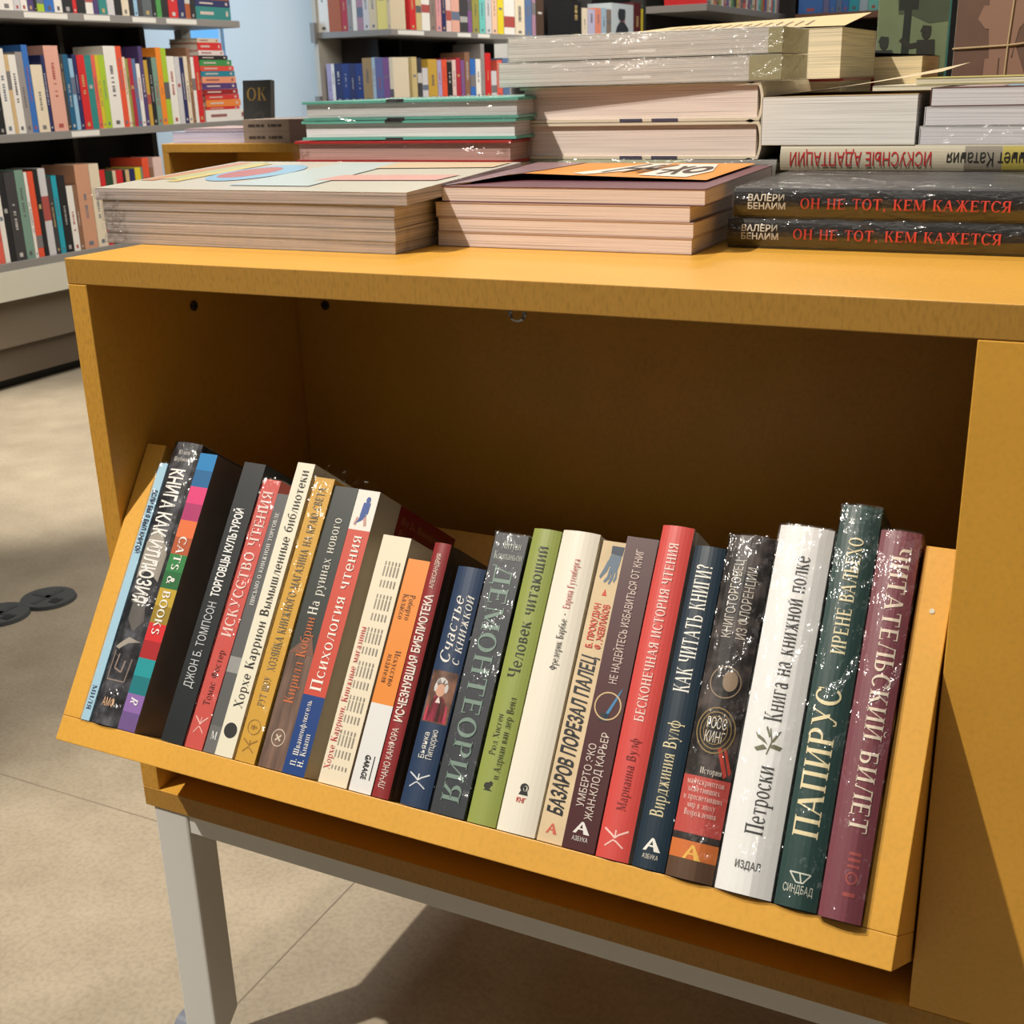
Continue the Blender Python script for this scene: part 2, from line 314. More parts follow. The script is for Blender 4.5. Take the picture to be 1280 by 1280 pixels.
# ------------------------------------------------------------------ one book: local x across the spine, y into the depth, z up the height
def front(u, w, bulge): t = min(1, max(0, u / w)); return -bulge * 4 * t * (1 - t)
def make_book(M, w, h, D, kind, spine, cover=None, bands=None, texts=(), marks=(), wrap=False, name='book', pages=None, taper=0):
    """spine/cover: colours; bands: [(v0, v1, colour)]; texts: (string, dir, uc, va, vb, cap, colour, style); marks: (name, [polys in u,v fractions], colour)."""
    root = empty(name, M)
    hard = kind == 'hard'; bulge = (0.09 * w + .0006) if hard else 0.0; t = .0026 if hard else .0006; ov = .003 if hard else 0
    cover = cover or spine; rough = .42
    key = lambda c: c if hasattr(c, 'node_tree') else mat(c, rough, 'plain')
    mats = [key(spine), key(cover)]; lv = [0, h]; bm_ = {}
    for v0, v1, c in bands or ():
        mats.append(key(c)); bm_[(round(v0, 4), round(v1, 4))] = len(mats) - 1; lv += [v0 * h, v1 * h]
    lv = sorted(set(round(x, 6) for x in lv))
    def spine_mi(z):
        f = z / h
        for (a, b), i in bm_.items():
            if a <= f <= b: return i
        return 0
    n = 8 if hard else 1
    arc = [(w * i / n, front(w * i / n, w, bulge)) for i in range(n + 1)]
    hinge = [(0, .013), (.0014, .0085), (0, .004)] if hard and w > .012 else []
    outer = [(0, D)] + hinge + arc + [(w - a, b) for a, b in hinge[::-1]] + [(w, D)]
    kinds = []; k0 = len(hinge) + 1
    for i in range(len(outer) - 1): kinds.append('s' if k0 <= i < k0 + n else 'c')
    inner = [(min(max(a, t), w - t), min(b + t, D)) if 's' in kinds[max(0, i - 1):i + 1] else (t if a < w / 2 else w - t, b) for i, (a, b) in enumerate(outer)]
    mb = MB()
    for a, b in zip(lv, lv[1:]):
        for i in range(len(outer) - 1):
            mi = spine_mi((a + b) / 2) if kinds[i] == 's' else 1
            p, q = outer[i], outer[i + 1]
            mb.poly([(p[0], p[1], a), (q[0], q[1], a), (q[0], q[1], b), (p[0], p[1], b)], mi)
    for i in range(len(outer) - 1):
        p, q, r, s_ = outer[i], outer[i + 1], inner[i + 1], inner[i]
        mb.poly([(p[0], p[1], h), (q[0], q[1], h), (r[0], r[1], h), (s_[0], s_[1], h)], 0 if kinds[i] == 's' else 1)
        mb.poly([(p[0], p[1], 0), (s_[0], s_[1], 0), (r[0], r[1], 0), (q[0], q[1], 0)], 0 if kinds[i] == 's' else 1)
        mb.poly([(s_[0], s_[1], 0), (s_[0], s_[1], h), (r[0], r[1], h), (r[0], r[1], 0)], 1)
    for a, b in ((outer[0], inner[0]), (inner[-1], outer[-1])):
        mb.poly([(a[0], a[1], 0), (b[0], b[1], 0), (b[0], b[1], h), (a[0], a[1], h)], 1)
    obj('cover', mb, mats, root)
    pb = MB(); pb.box(t + .0001, w - t - .0001, t + .0005, D - ov - .0005, ov + .0002, h - ov - .0002)
    obj('page_block', pb, pages or PAGE, root)
    cuts = [(0, [w * k / 10 for k in range(1, 10)])] if hard else None
    y_of = lambda u: front(u, w, bulge) - .00035
    for (s_, d, uc, va, vb, cap, c, style) in texts:
        Vt, Ft, L = glyphs(s_, style)
        if d == 'h':
            k = (uc[1] - uc[0]) * w / L; f = lambda q: (uc[0] * w + q[0] * k, va * h + q[1] * cap)
        elif d == 'up':
            k = (vb - va) * h / L; f = lambda q: (uc * w + cap / 2 - q[1] * cap, va * h + q[0] * k)
        else:
            k = (vb - va) * h / L; f = lambda q: (uc * w - cap / 2 + q[1] * cap, vb * h - q[0] * k)
        flat_mesh('spine_lettering', [[f(Vt[i]) for i in fc] for fc in Ft], lambda q: (q[0], y_of(q[0]), q[1]), mat(c, .45), root, cuts)
    for nm, polys, c in marks:
        flat_mesh(nm, [[(a * w, b * h) for a, b in p] for p in polys], lambda q: (q[0], y_of(q[0]) + .00012, q[1]), c if hasattr(c, 'node_tree') else mat(c, .5), root, cuts)
    if wrap:
        g = .0009; fm = MB(); o2 = [(w / 2, D + g), (0 - g, D + g)] + [(a + (g if a > w * .99 else (-g if a < w * .01 else 0)), b - g) for a, b in arc] + [(w + g, D + g), (w / 2, D + g)]
        nz = 14; zs = [-g + (h + 2 * g) * i / nz for i in range(nz + 1)]
        for a, b in zip(zs, zs[1:]):
            for p, q in zip(o2, o2[1:]): fm.poly([(p[0], p[1], a), (q[0], q[1], a), (q[0], q[1], b), (p[0], p[1], b)])
        mid = [(w / 2, (p[1])) for p in o2]
        for z, dz in ((-g, -.0012), (h + g, .0022)):
            for i in range(len(o2) - 1):
                p, q = o2[i], o2[i + 1]
                fm.poly([(p[0], p[1], z), (q[0], q[1], z), (w / 2 + .1 * (q[0] - w / 2), D * .45 + .1 * q[1], z + dz), (w / 2 + .1 * (p[0] - w / 2), D * .45 + .1 * p[1], z + dz)])
        for k in range(5):   # crumpled seam fins along the top and bottom edge
            u = w * (.15 + .17 * k); r = random.uniform(.001, .0035)
            fm.poly([(u - w * .1, -.0008 + front(u, w, bulge), h + g), (u, front(u, w, bulge) - .001, h + r), (u + w * .1, -.0008 + front(u, w, bulge), h + g)])
        obj('shrink_wrap', fm, film(), root)
    return root
def circ(cx, cy, rx, ry, n=24, a0=0, a1=360):
    return [(cx + rx * math.cos(math.radians(a0 + (a1 - a0) * i / n)), cy + ry * math.sin(math.radians(a0 + (a1 - a0) * i / n))) for i in range(n + (0 if a1 - a0 == 360 else 1))]
def ring(cx, cy, rx, ry, k=.85, n=28):
    o = []
    for i in range(n):
        a, b = 2 * math.pi * i / n, 2 * math.pi * (i + 1) / n
        o.append([(cx + rx * math.cos(a), cy + ry * math.sin(a)), (cx + rx * math.cos(b), cy + ry * math.sin(b)), (cx + rx * k * math.cos(b), cy + ry * k * math.sin(b)), (cx + rx * k * math.cos(a), cy + ry * k * math.sin(a))])
    return o
def stroke(pts, r, asp=1.0):
    o = []
    for (a, b), (c, d) in zip(pts, pts[1:]):
        n = math.hypot(c - a, (d - b) * asp) or 1; nx, ny = -(d - b) * asp / n * r, (c - a) / n * r / asp
        o.append([(a + nx, b + ny), (a - nx, b - ny), (c - nx, d - ny), (c + nx, d + ny)])
    return o
def ms(pts, r): return stroke(pts, r, 9.0)   # a stroke on a tall narrow spine

# ------------------------------------------------------------------ the setting: floor and walls
FLOOR_Z = -.87
mb = MB(); mb.box(-7, 5, -4, 14, FLOOR_Z - .05, FLOOR_Z); structure('floor', mb, mat((174, 162, 141), .42, 'concrete'))
PLASTER = mat((216, 214, 208), .8)
mb = MB()
for x0, x1, z0, z1 in ((-7, -4.48, -.87, 2.9), (-4.13, -3.2, -.87, 2.9), (-4.48, -4.13, -.87, -.25), (-4.48, -4.13, 1.6, 2.9)): mb.box(x0, x1, 5.4, 5.55, z0, z1)
structure('wall_back', mb, PLASTER)
mb = MB()
for y0, y1, z0, z1 in ((5.55, 8.2, -.87, 2.9), (8.62, 11.1, -.87, 2.9), (12.0, 14, -.87, 2.9), (8.2, 8.62, -.87, 0), (8.2, 8.62, 1.9, 2.9), (11.1, 12.0, -.87, 0), (11.1, 12.0, 1.9, 2.9)): mb.box(-3.35, -3.2, y0, y1, z0, z1)
structure('wall_left', mb, PLASTER)
mb = MB(); mb.box(-7, 5, 13.9, 14, -.87, 2.9); structure('wall_far', mb, mat((70, 66, 62), .8))
SKY = mat((118, 190, 250), .2, 'emit')
def window(name, M_, w, h):
    r = bpy.data.objects.new(name, None); COL.objects.link(r); r.matrix_world = M_; r['kind'] = 'structure'
    f = MB()
    for x0, x1, z0, z1 in ((0, .03, 0, h), (w - .03, w, 0, h), (.03, w - .03, 0, .03), (.03, w - .03, h - .03, h), (w * .8, w * .8 + .012, .03, h - .03)): f.box(x0, x1, -.02, .04, z0, z1)
    obj('window_frame', f, mat((196, 200, 200), .5), r)
    g = MB(); g.box(.03, w - .03, .012, .018, .03, h - .03); obj('pane', g, SKY, r)
window('window_1', Matrix.Translation((-4.48, 5.46, -.25)), .35, 1.85)
RZ = Matrix.Rotation(math.radians(90), 4, 'Z')
window('window_2', Matrix.Translation((-3.27, 8.2, 0)) @ RZ, .42, 1.9)
window('window_3', Matrix.Translation((-3.27, 11.1, 0)) @ RZ, .9, 1.9)

# ------------------------------------------------------------------ the yellow display table
IN_W, IN_H, TABLE_D = .742, .523, 1.02
table = empty('display_table', (0, 0, 0))
tag(table, 'large yellow MDF display table with open niche, in the foreground', 'table')
def part(name, boxes, m, parent, bevel=.0008):
    b = MB()
    for q in boxes: b.box(*q)
    return obj(name, b, m, parent, bevel)
def two_tone(name, q, parent, bevel=.0008, edge=None):   # board with a sawn front edge, its colour darkened for the steep light
    b = MB(); b.box(*q); b.m[2] = 1
    return obj(name, b, [WOOD, edge or EDGE], parent, bevel)
two_tone('top_board', (0, 1.32, 0, TABLE_D, -.022, 0), table)
sp = two_tone('side_panel', (0, .021, 0, TABLE_D, -IN_H, -.0222), table, .0008, STRIP)
two_tone('bottom_board', (0, 1.32, 0, TABLE_D, -.545, -IN_H - .0003), table)
part('front_panel', [(IN_W, 1.32, 0, .022, -IN_H, -.0224)], WOOD, table)
part('divider', [(IN_W, IN_W + .022, .0222, .2945, -IN_H, -.0224)], WOOD, table)
part('back_panel', [(.0212, 1.32, .295, .306, -IN_H, -.0224)], WOOD, table)
part('rear_panel', [(.0212, 1.32, TABLE_D - .022, TABLE_D, -IN_H, -.0224)], WOOD, table)
STEEL = mat((222, 222, 218), .38)
def fitting(name, c, axis, parent, m1, r=.006):
    b = MB(); b.cyl(c, axis, r * .85, .0012, 20); o = obj(name, b, m1, parent)
    c2 = Vector(c) + Vector(axis) * .0012; s = MB(); a = Vector(axis)
    if abs(a.x) > .5:
        s.box(c2.x, c2.x + .0004, c2.y - .0035, c2.y + .0035, c2.z - .0009, c2.z + .0009); s.box(c2.x, c2.x + .0004, c2.y - .0009, c2.y + .0009, c2.z - .0035, c2.z + .0035)
    else:
        s.box(c2.x - .0035, c2.x + .0035, c2.y - .0006, c2.y - .0002, c2.z - .0009, c2.z + .0009); s.box(c2.x - .0009, c2.x + .0009, c2.y - .0006, c2.y - .0002, c2.z - .0035, c2.z + .0035)
    obj('cross_slot', s, mat((20, 20, 22), .6), o)
DARKST = mat((74, 62, 50), .5)
fitting('screw', (.021, .132, -.062), (1, 0, 0), table, DARKST)
fitting('screw', (.059, .295, -.087), (0, -1, 0), table, DARKST)
SCREWX = .426
b = MB(); b.tube([(SCREWX + .006 * math.cos(t), .0135, -.0265 + .005 * math.sin(t)) for t in [2 * math.pi * i / 16 for i in range(17)]], .0016, 6); obj('screw_eye', b, mat((170, 172, 178), .25, 'metal'), table)
# painted steel underframe
for q in ((.0512, 1.261, .004, .03, -.568, -.5452), (.0512, 1.261, TABLE_D - .05, TABLE_D - .024, -.568, -.5452)): part('apron', [q], STEEL, table, .001)
for q in ((.009, .03, .0402, TABLE_D - .0605, -.568, -.5452), (1.282, 1.304, .0402, TABLE_D - .0605, -.568, -.5452)): part('apron', [q], STEEL, table, .001)
for lx, ly in ((.008, .002), (.008, TABLE_D - .06), (1.262, .002), (1.262, TABLE_D - .06)):
    b = MB(); y1 = ly + .038
    b.prism([(ly, -.5452), (ly, -.826), (ly + .022, -.826), (y1, -.812), (y1, -.5452)], lambda p, a: (a, p[0], p[1]), lx, lx + .043)
    lg = obj('leg', b, STEEL, table, .0025)
    cst = MB(); cst.box(lx + .012, lx + .03, ly + .012, ly + .026, -.838, -.8258); cs = obj('caster', cst, mat((120, 124, 130), .3, 'metal'), lg)
    wh = MB(); wh.cyl((lx - .022, ly + .02, -.8485), (1, 0, 0), .0215, .034, 28); wh.cyl((lx - .024, ly + .02, -.8485), (1, 0, 0), .012, .038, 20)
    wh.box(lx - .004, lx + .016, ly + .012, ly + .026, -.842, -.832)
    obj('caster_wheel', wh, mat((120, 126, 138), .35), lg)

# ------------------------------------------------------------------ tilted book tray in the niche
TH = 0.6101
TM = Matrix.Translation((0, -.1139, -.4038)) @ Matrix.Rotation(-TH, 4, 'X')
tray = empty('display_tray', TM)
tag(tray, 'tilted yellow MDF tray full of books, set in the table niche', 'tray')
TL, TR, TT, TD, TS = .0228, .7402, .022, .205, .2785
part('bottom_panel', [(TL, TR, 0, TD, 0, TT - .0002)], WOOD, tray, .0007)
part('side_panel', [(TL, TL + TT, 0, TD, TT, TS)], WOOD, tray, .0007)
part('side_panel', [(TR - TT, TR, 0, TD, TT, TS)], WOOD, tray, .0007)
part('back_panel', [(TL + TT + .0002, TR - TT - .0002, TD - TT, TD, TT, TS)], WOOD, tray, .0007)
b = MB(); b.cyl((TR - .011, -.0006, TS - .045), (0, 1, 0), .0018, .001, 12); obj('panel_pin', b, mat((235, 225, 200), .3, 'metal'), tray)

# ------------------------------------------------------------------ the 25 books in the tray, left to right
WHITE = (240, 237, 228); INK = (28, 28, 30); CREAM = (236, 228, 206)
def tb(x, w, h, lean, D, kind, spine, label, d=.001, **k):
    M = TM @ Matrix.Translation((x, d, TT + .0004)) @ Matrix.Rotation(math.radians(lean), 4, 'Y')
    r = make_book(M, w, h, D, kind, spine, **k); tag(r, label, 'book', 'books standing in the tilted tray'); return r
def tri(cx, cy, rx, ry): return [(cx - rx, cy - ry), (cx + rx, cy - ry), (cx, cy + ry)]
def bird(cx, cy, rx, ry):  # small flying-figure press mark
    return ms([(cx - rx, cy + ry * .9), (cx - rx * .3, cy + ry * .35), (cx, cy + ry * .05), (cx + rx * .25, cy + ry * .4), (cx + rx, cy + ry)], rx * .07) + ms([(cx, cy + ry * .9), (cx, cy)], rx * .06) + ms([(cx - rx * .75, cy - ry), (cx - rx * .1, cy - ry * .2), (cx + rx * .2, cy - ry * .35), (cx + rx * .8, cy - ry * .9)], rx * .055)
def sail(cx, cy, rx, ry):  # letter-like sail press mark
    return [[(cx - rx, cy - ry), (cx - rx * .62, cy - ry), (cx + rx * .1, cy + ry), (cx - rx * .15, cy + ry)], [(cx + rx * .3, cy - ry), (cx + rx, cy - ry), (cx + rx * .1, cy + ry), (cx - rx * .05, cy + ry * .6)],
            [(cx - rx * .5, cy - ry * .1), (cx + rx * .4, cy - ry * .1), (cx + rx * .4, cy - ry * .35), (cx - rx * .55, cy - ry * .35)]]
tb(.0450, .0094, .239, 0, .15, 'paper', (168, 206, 226), 'thin pale blue paperback in film, first from the left in the tray', d=-.001, wrap=True,
   texts=[('ЕСЛИ БЫ Я БЫЛ КНИГОЙ', 'down', .5, .64, .89, .0052, (40, 48, 80), 'bold'), ('МИЛЯ', 'down', .5, .04, .13, .0046, (50, 60, 90), 'serif')])
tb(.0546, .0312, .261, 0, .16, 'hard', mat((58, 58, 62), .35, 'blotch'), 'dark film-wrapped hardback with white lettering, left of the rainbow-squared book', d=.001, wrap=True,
   cover=(48, 48, 50), texts=[('КНИГА КАК ИЛЛЮЗИЯ', 'down', .46, .42, .90, .0165, (240, 238, 232), 'bold'), ('Юлия', 'h', (.3, .72), .955, 0, .0042, (210, 206, 196), 'serif'), ('Щербинина', 'h', (.18, .88), .930, 0, .0042, (210, 206, 196), 'serif'), ('АМФ', 'h', (.3, .72), .062, 0, .0075, (232, 190, 150), 'sans')],
   marks=[('book_picture', [[(.08, .63), (.3, .69), (.62, .67), (.92, .6), (.9, .5), (.5, .535), (.1, .5)], [(.12, .26), (.55, .30), (.95, .29), (.6, .28), (.3, .255)]], (168, 160, 148)),
          ('picture_shadow', [[(.3, .48), (.7, .44), (.86, .36), (.6, .32), (.3, .36)]], (96, 92, 88)), ('picture_outline', ms([(.2, .25), (.18, .15), (.8, .15), (.84, .23)], .02) + ms([(.4, .24), (.36, .19), (.62, .18), (.66, .22)], .025), (150, 132, 122))])
cb = [(0, 126, 190), (0, 96, 150), (220, 58, 120), (172, 48, 104), (226, 112, 58), (178, 84, 44), (44, 128, 66), (34, 104, 54), (190, 160, 50), (152, 126, 36), (212, 42, 46), (168, 34, 38), (30, 150, 156), (24, 118, 126), (140, 104, 172), (110, 84, 140)]
tb(.0863, .0192, .2535, .1, .165, 'paper', cb[0], 'thick book with rainbow squares down its spine, third from the left in the tray', d=.0, cover=mat((150, 132, 120), .3, 'paper'),
   bands=[(1 - (i + 1) / 16, 1 - i / 16, c) for i, c in enumerate(cb)],
   texts=[('CATS & BOOKS', 'down', .5, .335, .69, .0082, (240, 238, 230), 'serif'), ('R', 'down', .5, .085, .115, .0078, (240, 240, 240), 'italic')])
tb(.1326, .0232, .2515, .6, .16, 'paper', (27, 32, 35), 'black paperback with white and grey lettering, beside the gap after the rainbow-spined book', d=.003, cover=(30, 34, 38),
   texts=[('ДЖОН Б. ТОМПСОН', 'up', .47, .19, .49, .0088, (196, 200, 202), 'sans'), ('ТОРГОВЦЫ КУЛЬТУРОЙ', 'up', .47, .51, .83, .0088, (244, 244, 240), 'bold')])
tb(.1592, .0182, .2385, .6, .14, 'paper', (206, 86, 78), 'coral paperback in film with thin white serif title, left of a narrow grey book', d=.002, wrap=True,
   texts=[('Томас Фостер', 'up', .5, .155, .355, .0066, (96, 40, 40), 'serif'), ('ИСКУССТВО ЧТЕНИЯ', 'up', .48, .405, .955, .0105, (240, 214, 206), 'serif')],
   marks=[('press_mark', bird(.5, .085, .35, .03), (240, 190, 180))])
tb(.1790, .0126, .227, .2, .14, 'paper', (92, 92, 92), 'narrow grey paperback between the coral and the cream book', d=.002,
   bands=[(0, .10, (108, 108, 106)), (.30, .36, (150, 150, 148))], texts=[('ПИСЬМО О КНИЖНОЙ ТОРГОВЛЕ', 'up', .5, .56, .925, .0042, (222, 222, 218), 'serif'), ('М', 'h', (.28, .75), .05, 0, .0065, (226, 226, 224), 'serif')])
tb(.1918, .0180, .257, .2, .145, 'paper', (232, 226, 204), 'tall cream paperback with long black serif title and black dot at the foot', d=.001,
   texts=[('Хорхе Каррион Вымышленные библиотеки', 'up', .52, .16, .975, .0088, (34, 34, 32), 'serif')],
   marks=[('black_dot', [circ(.5, .085, .36, .36 * .018 / .257)], (40, 40, 40))])
yel_ = tb(.2121, .0196, .2465, .5, .145, 'paper', (212, 164, 62), 'yellow paperback in crumpled film with grey lettering, beside the cream one', d=.002, wrap=True,
   texts=[('РУТ ШОУ', 'up', .5, .19, .29, .0068, (128, 116, 92), 'serif'), ('ХОЗЯЙКА КНИЖНОГО МАГАЗИНА НА КРАЮ СВЕТА', 'up', .5, .31, .965, .0078, (120, 112, 92), 'serif'), ('18+', 'h', (.36, .66), .11, 0, .004, (150, 120, 60), 'sans')],
   marks=[('age_circle', ring(.5, .118, .33, .026, .9), (150, 120, 60)), ('press_mark', bird(.5, .055, .35, .022), (160, 116, 40))])
tb(.2342, .0244, .2415, -.1, .15, 'paper', (50, 56, 52), 'dark green-grey paperback with brown wood-picture foot and orange author name', d=.004,
   bands=[(0, .40, mat((112, 86, 72), .5, 'bark'))], texts=[('Кирилл Кобрин', 'up', .5, .225, .525, .0092, (206, 112, 62), 'serif'), ('На руинах нового', 'up', .5, .535, .885, .0092, (226, 222, 210), 'serif')],
   marks=[('wood_picture', [[(0, .395), (1, .395), (.75, .46), (.3, .43)]], (120, 80, 62)), ('press_ring', ring(.5, .105, .27, .03, .88) + ms([(.4, .095), (.6, .115)], .03) + ms([(.4, .115), (.6, .095)], .03), (206, 190, 170))])
psy = tb(.2589, .0214, .241, .1, .15, 'paper', WHITE, 'paperback with red, blue and white spine blocks and a tiny seated reader', d=.003, cover=(196, 184, 160),
   bands=[(0, .268, (20, 62, 128)), (.268, .855, (204, 76, 58)), (.855, 1, (232, 228, 218))],
   texts=[('П. Шваненфлюгель', 'up', .38, .03, .25, .0052, WHITE, 'serif'), ('Н. Кнапп', 'up', .70, .03, .14, .0052, WHITE, 'serif'), ('Психология чтения', 'up', .48, .285, .835, .0108, (246, 240, 230), 'serif')],
   marks=[('reader_figure', [circ(.58, .965, .1, .012), [(.4, .955), (.72, .955), (.7, .915), (.36, .91)], [(.36, .912), (.68, .912), (.5, .89), (.3, .88), (.2, .872), (.36, .895)]], (44, 80, 150)), ('reader_legs', ms([(.3, .9), (.22, .872)], .06) + ms([(.6, .905), (.7, .872)], .06), (196, 150, 140)), ])
tb(.2934, .0268, .206, .1, .145, 'paper', (234, 222, 196), 'short cream paperback with a red title line and rows of tiny print', d=.004, cover=(226, 214, 188),
   texts=[('Хорхе Каррион. Книжные магазины', 'up', .16, .055, .62, .0056, (196, 60, 70), 'serif')],
   marks=[('small_print', [[(.32 + r * .12, a), (.362 + r * .12, a), (.362 + r * .12, a + .016 + .013 * ((i * 7 + r * 3) % 3)), (.32 + r * .12, a + .016 + .013 * ((i * 7 + r * 3) % 3))] for r in range(5) for i, a in enumerate([.06 + .0455 * j for j in range(19)])], (158, 150, 138))])
tb(.3224, .0202, .1895, .1, .14, 'paper', WHITE, 'short orange-and-white paperback between the small-print book and a maroon one', d=.004, cover=(120, 90, 60),
   bands=[(0, .37, (228, 228, 226)), (.37, 1, (232, 140, 50))],
   texts=[('Роберто', 'down', .62, .735, .845, .005, (90, 50, 20), 'serif'), ('Калассо', 'down', .32, .735, .845, .005, (90, 50, 20), 'serif'), ('Искусство', 'down', .62, .45, .60, .005, (90, 50, 20), 'serif'), ('издателя', 'down', .32, .46, .58, .005, (90, 50, 20), 'serif'), ('GARAGE', 'down', .5, .055, .155, .0048, INK, 'bold')],
   marks=[('garage_rule', ms([(.78, .055), (.78, .155)], .02), INK)])
tb(.3438, .0150, .206, -.2, .14, 'hard', (142, 44, 46), 'maroon hardback with white rustic lettering, left of the navy portrait book', d=.004, cover=(92, 70, 44),
   texts=[('ЛУЧАНО КАНФОРА', 'up', .5, .035, .265, .0058, (236, 218, 206), 'sans'), ('ИСЧЕЗНУВШАЯ БИБЛИОТЕКА', 'up', .5, .29, .79, .0076, (240, 226, 214), 'bold'), ('АЛЕКСАНДРИЯ', 'up', .5, .815, .955, .0042, (230, 206, 190), 'sans')])
tb(.3694, .0244, .190, -.1, .14, 'hard', (40, 60, 90), 'short navy hardback with script title and a photo of an old woman in pink', d=.004,
   texts=[('Счастье', 'up', .36, .585, .88, .0095, (232, 230, 222), 'italic'), ('с книжкой', 'up', .72, .585, .885, .0078, (232, 230, 222), 'italic'), ('Бьянка', 'up', .4, .195, .3, .0052, (228, 228, 222), 'sans'), ('Питцорно', 'up', .66, .195, .315, .0052, (228, 228, 222), 'sans')],
   marks=[('portrait_photo', [[(.04, .34), (.96, .34), (.96, .555), (.04, .555)]], mat((104, 74, 60), .5, 'photo')), ('portrait_cardigan', [[(.1, .345), (.9, .345), (.86, .41), (.66, .45), (.34, .45), (.14, .40)]], (196, 64, 92)),
          ('portrait_face', [circ(.5, .475, .17, .026)], (206, 156, 130)), ('portrait_hair', [circ(.5, .502, .21, .026, 16, 0, 180), circ(.31, .485, .06, .018), circ(.69, .485, .06, .018)], (206, 204, 200)), ('portrait_collar', [tri(.5, .437, .09, .014)], (226, 214, 206)), ('press_mark', bird(.48, .105, .35, .03), (220, 224, 228))])
tb(.3972, .0285, .2215, -.4, .15, 'paper', mat((60, 64, 70), .4, 'paper'), 'charcoal paperback in sparkling film with tall grey-green letters', d=.002, wrap=True, cover=(40, 42, 46),
   texts=[('Антуан', 'h', (.28, .86), .945, 0, .0062, (190, 200, 186), 'serif'), ('Компаньон', 'h', (.1, .96), .905, 0, .0062, (190, 200, 186), 'serif'), ('ДЕМОНТЕОРИЯ', 'down', .5, .045, .885, .0155, (126, 150, 138), 'serif')])
tb(.4280, .0236, .2295, -.4, .145, 'hard', (148, 160, 82), 'olive green hardback with dark serif lettering, beside the thick white one', d=.004,
   texts=[('Человек читающий', 'up', .48, .485, .94, .0098, (44, 52, 30), 'serif'), ('Рюд Хисген', 'up', .36, .225, .36, .0052, (60, 66, 40), 'serif'), ('и Адриан ван дер Вейл', 'up', .66, .15, .42, .0052, (60, 66, 40), 'serif')],
   marks=[('press_mark', [circ(.46, .125, .12, .011), circ(.56, .133, .07, .008), tri(.5, .115, .16, .005)], (40, 44, 30))])
tb(.4528, .0308, .2315, -.4, .15, 'hard', (236, 230, 214), 'thick white hardback with a small black and red title, right of the olive green one', d=.004,
   texts=[('Фредерик Барбье', 'up', .56, .53, .70, .0056, (60, 56, 52), 'serif'), ('•', 'up', .56, .71, .722, .003, INK, 'serif'), ('Европа Гутенберга', 'up', .56, .735, .905, .0056, (190, 84, 80), 'serif'), ('КНГ', 'h', (.38, .62), .098, 0, .0035, (200, 60, 50), 'bold')],
   marks=[('press_portrait', [circ(.52, .145, .11, .014), [(.4, .122), (.64, .122), (.6, .14), (.46, .14)]], INK), ('portrait_face', [circ(.55, .143, .055, .009)], (226, 220, 206))])
hand = [[(.28, .985), (.86, .985), (.84, .955), (.66, .935), (.30, .95)]]
tb(.4854, .0200, .2280, .0, .14, 'paper', mat((222, 198, 158), .6, 'paper'), 'kraft-beige paperback with bold slanted black title and a gloved hand at its top', d=.004,
   texts=[('БАЗАРОВ ПОРЕЗАЛ ПАЛЕЦ', 'up', .46, .09, .61, .0118, (30, 34, 42), 'boldit'), ('Б. ПРОКУДИН', 'up', .34, .635, .785, .0052, (206, 66, 48), 'bold'), ('Ф. ЖЕВЛАКОВ', 'up', .70, .635, .785, .0052, (206, 66, 48), 'bold')],
   marks=[('hand_drawing', [[(.42, .955), (.86, .955), (.84, .925), (.8, .9), (.66, .895), (.36, .925)], [(.36, .935), (.48, .925), (.40, .895), (.2, .868), (.14, .876), (.26, .905)], [(.48, .91), (.6, .905), (.56, .872), (.40, .856), (.34, .862), (.46, .88)], [(.60, .905), (.72, .90), (.70, .872), (.60, .852), (.54, .856), (.60, .878)], [(.74, .91), (.82, .9), (.84, .876), (.76, .86), (.72, .866), (.76, .882)]], (92, 112, 130)), ('cuff', [[(.40, .985), (.9, .985), (.88, .955), (.42, .957)]], (38, 54, 74)),
          ('blood_drop', [tri(.5, .825, .1, .012)], (206, 66, 48)), ('press_mark', sail(.5, .045, .22, .016), (206, 96, 76))])
tb(.5060, .0250, .2335, -.4, .15, 'paper', (72, 25, 28), 'dark burgundy paperback with a blue feather in a ring on its spine', d=.002,
   texts=[('УМБЕРТО ЭКО', 'up', .30, .13, .325, .006, (222, 206, 196), 'sans'), ('ЖАН-КЛОД КАРЬЕР', 'up', .62, .095, .365, .006, (222, 206, 196), 'sans'), ('НЕ НАДЕЙТЕСЬ ИЗБАВИТЬСЯ ОТ КНИГ', 'up', .5, .52, .96, .0062, (222, 200, 190), 'sans'), ('АЗБУКА', 'h', (.26, .74), .028, 0, .0032, (226, 220, 214), 'sans')],
   marks=[('ring_emblem', ring(.5, .448, .42, .045, .9), (206, 178, 130)), ('feather', [[(.42, .395), (.5, .43), (.78, .498), (.86, .512), (.74, .47), (.56, .42)]], (60, 132, 178)), ('inkwell', [[(.3, .40), (.6, .40), (.58, .425), (.34, .425)]], (26, 30, 36)), ('press_mark', sail(.5, .068, .26, .018), (232, 228, 222))])
tb(.5328, .0244, .2455, -.5, .15, 'hard', (212, 78, 72), 'tall coral-red hardback with thin white serif title, left of the navy one', d=.001, cover=(226, 216, 206),
   texts=[('Марианна Вулф', 'up', .5, .14, .35, .0068, (140, 44, 46), 'serif'), ('БЕСКОНЕЧНАЯ ИСТОРИЯ ЧТЕНИЯ', 'up', .5, .40, .945, .0072, (248, 214, 204), 'serif')],
   marks=[('press_mark', bird(.5, .06, .36, .026), (246, 200, 190))])
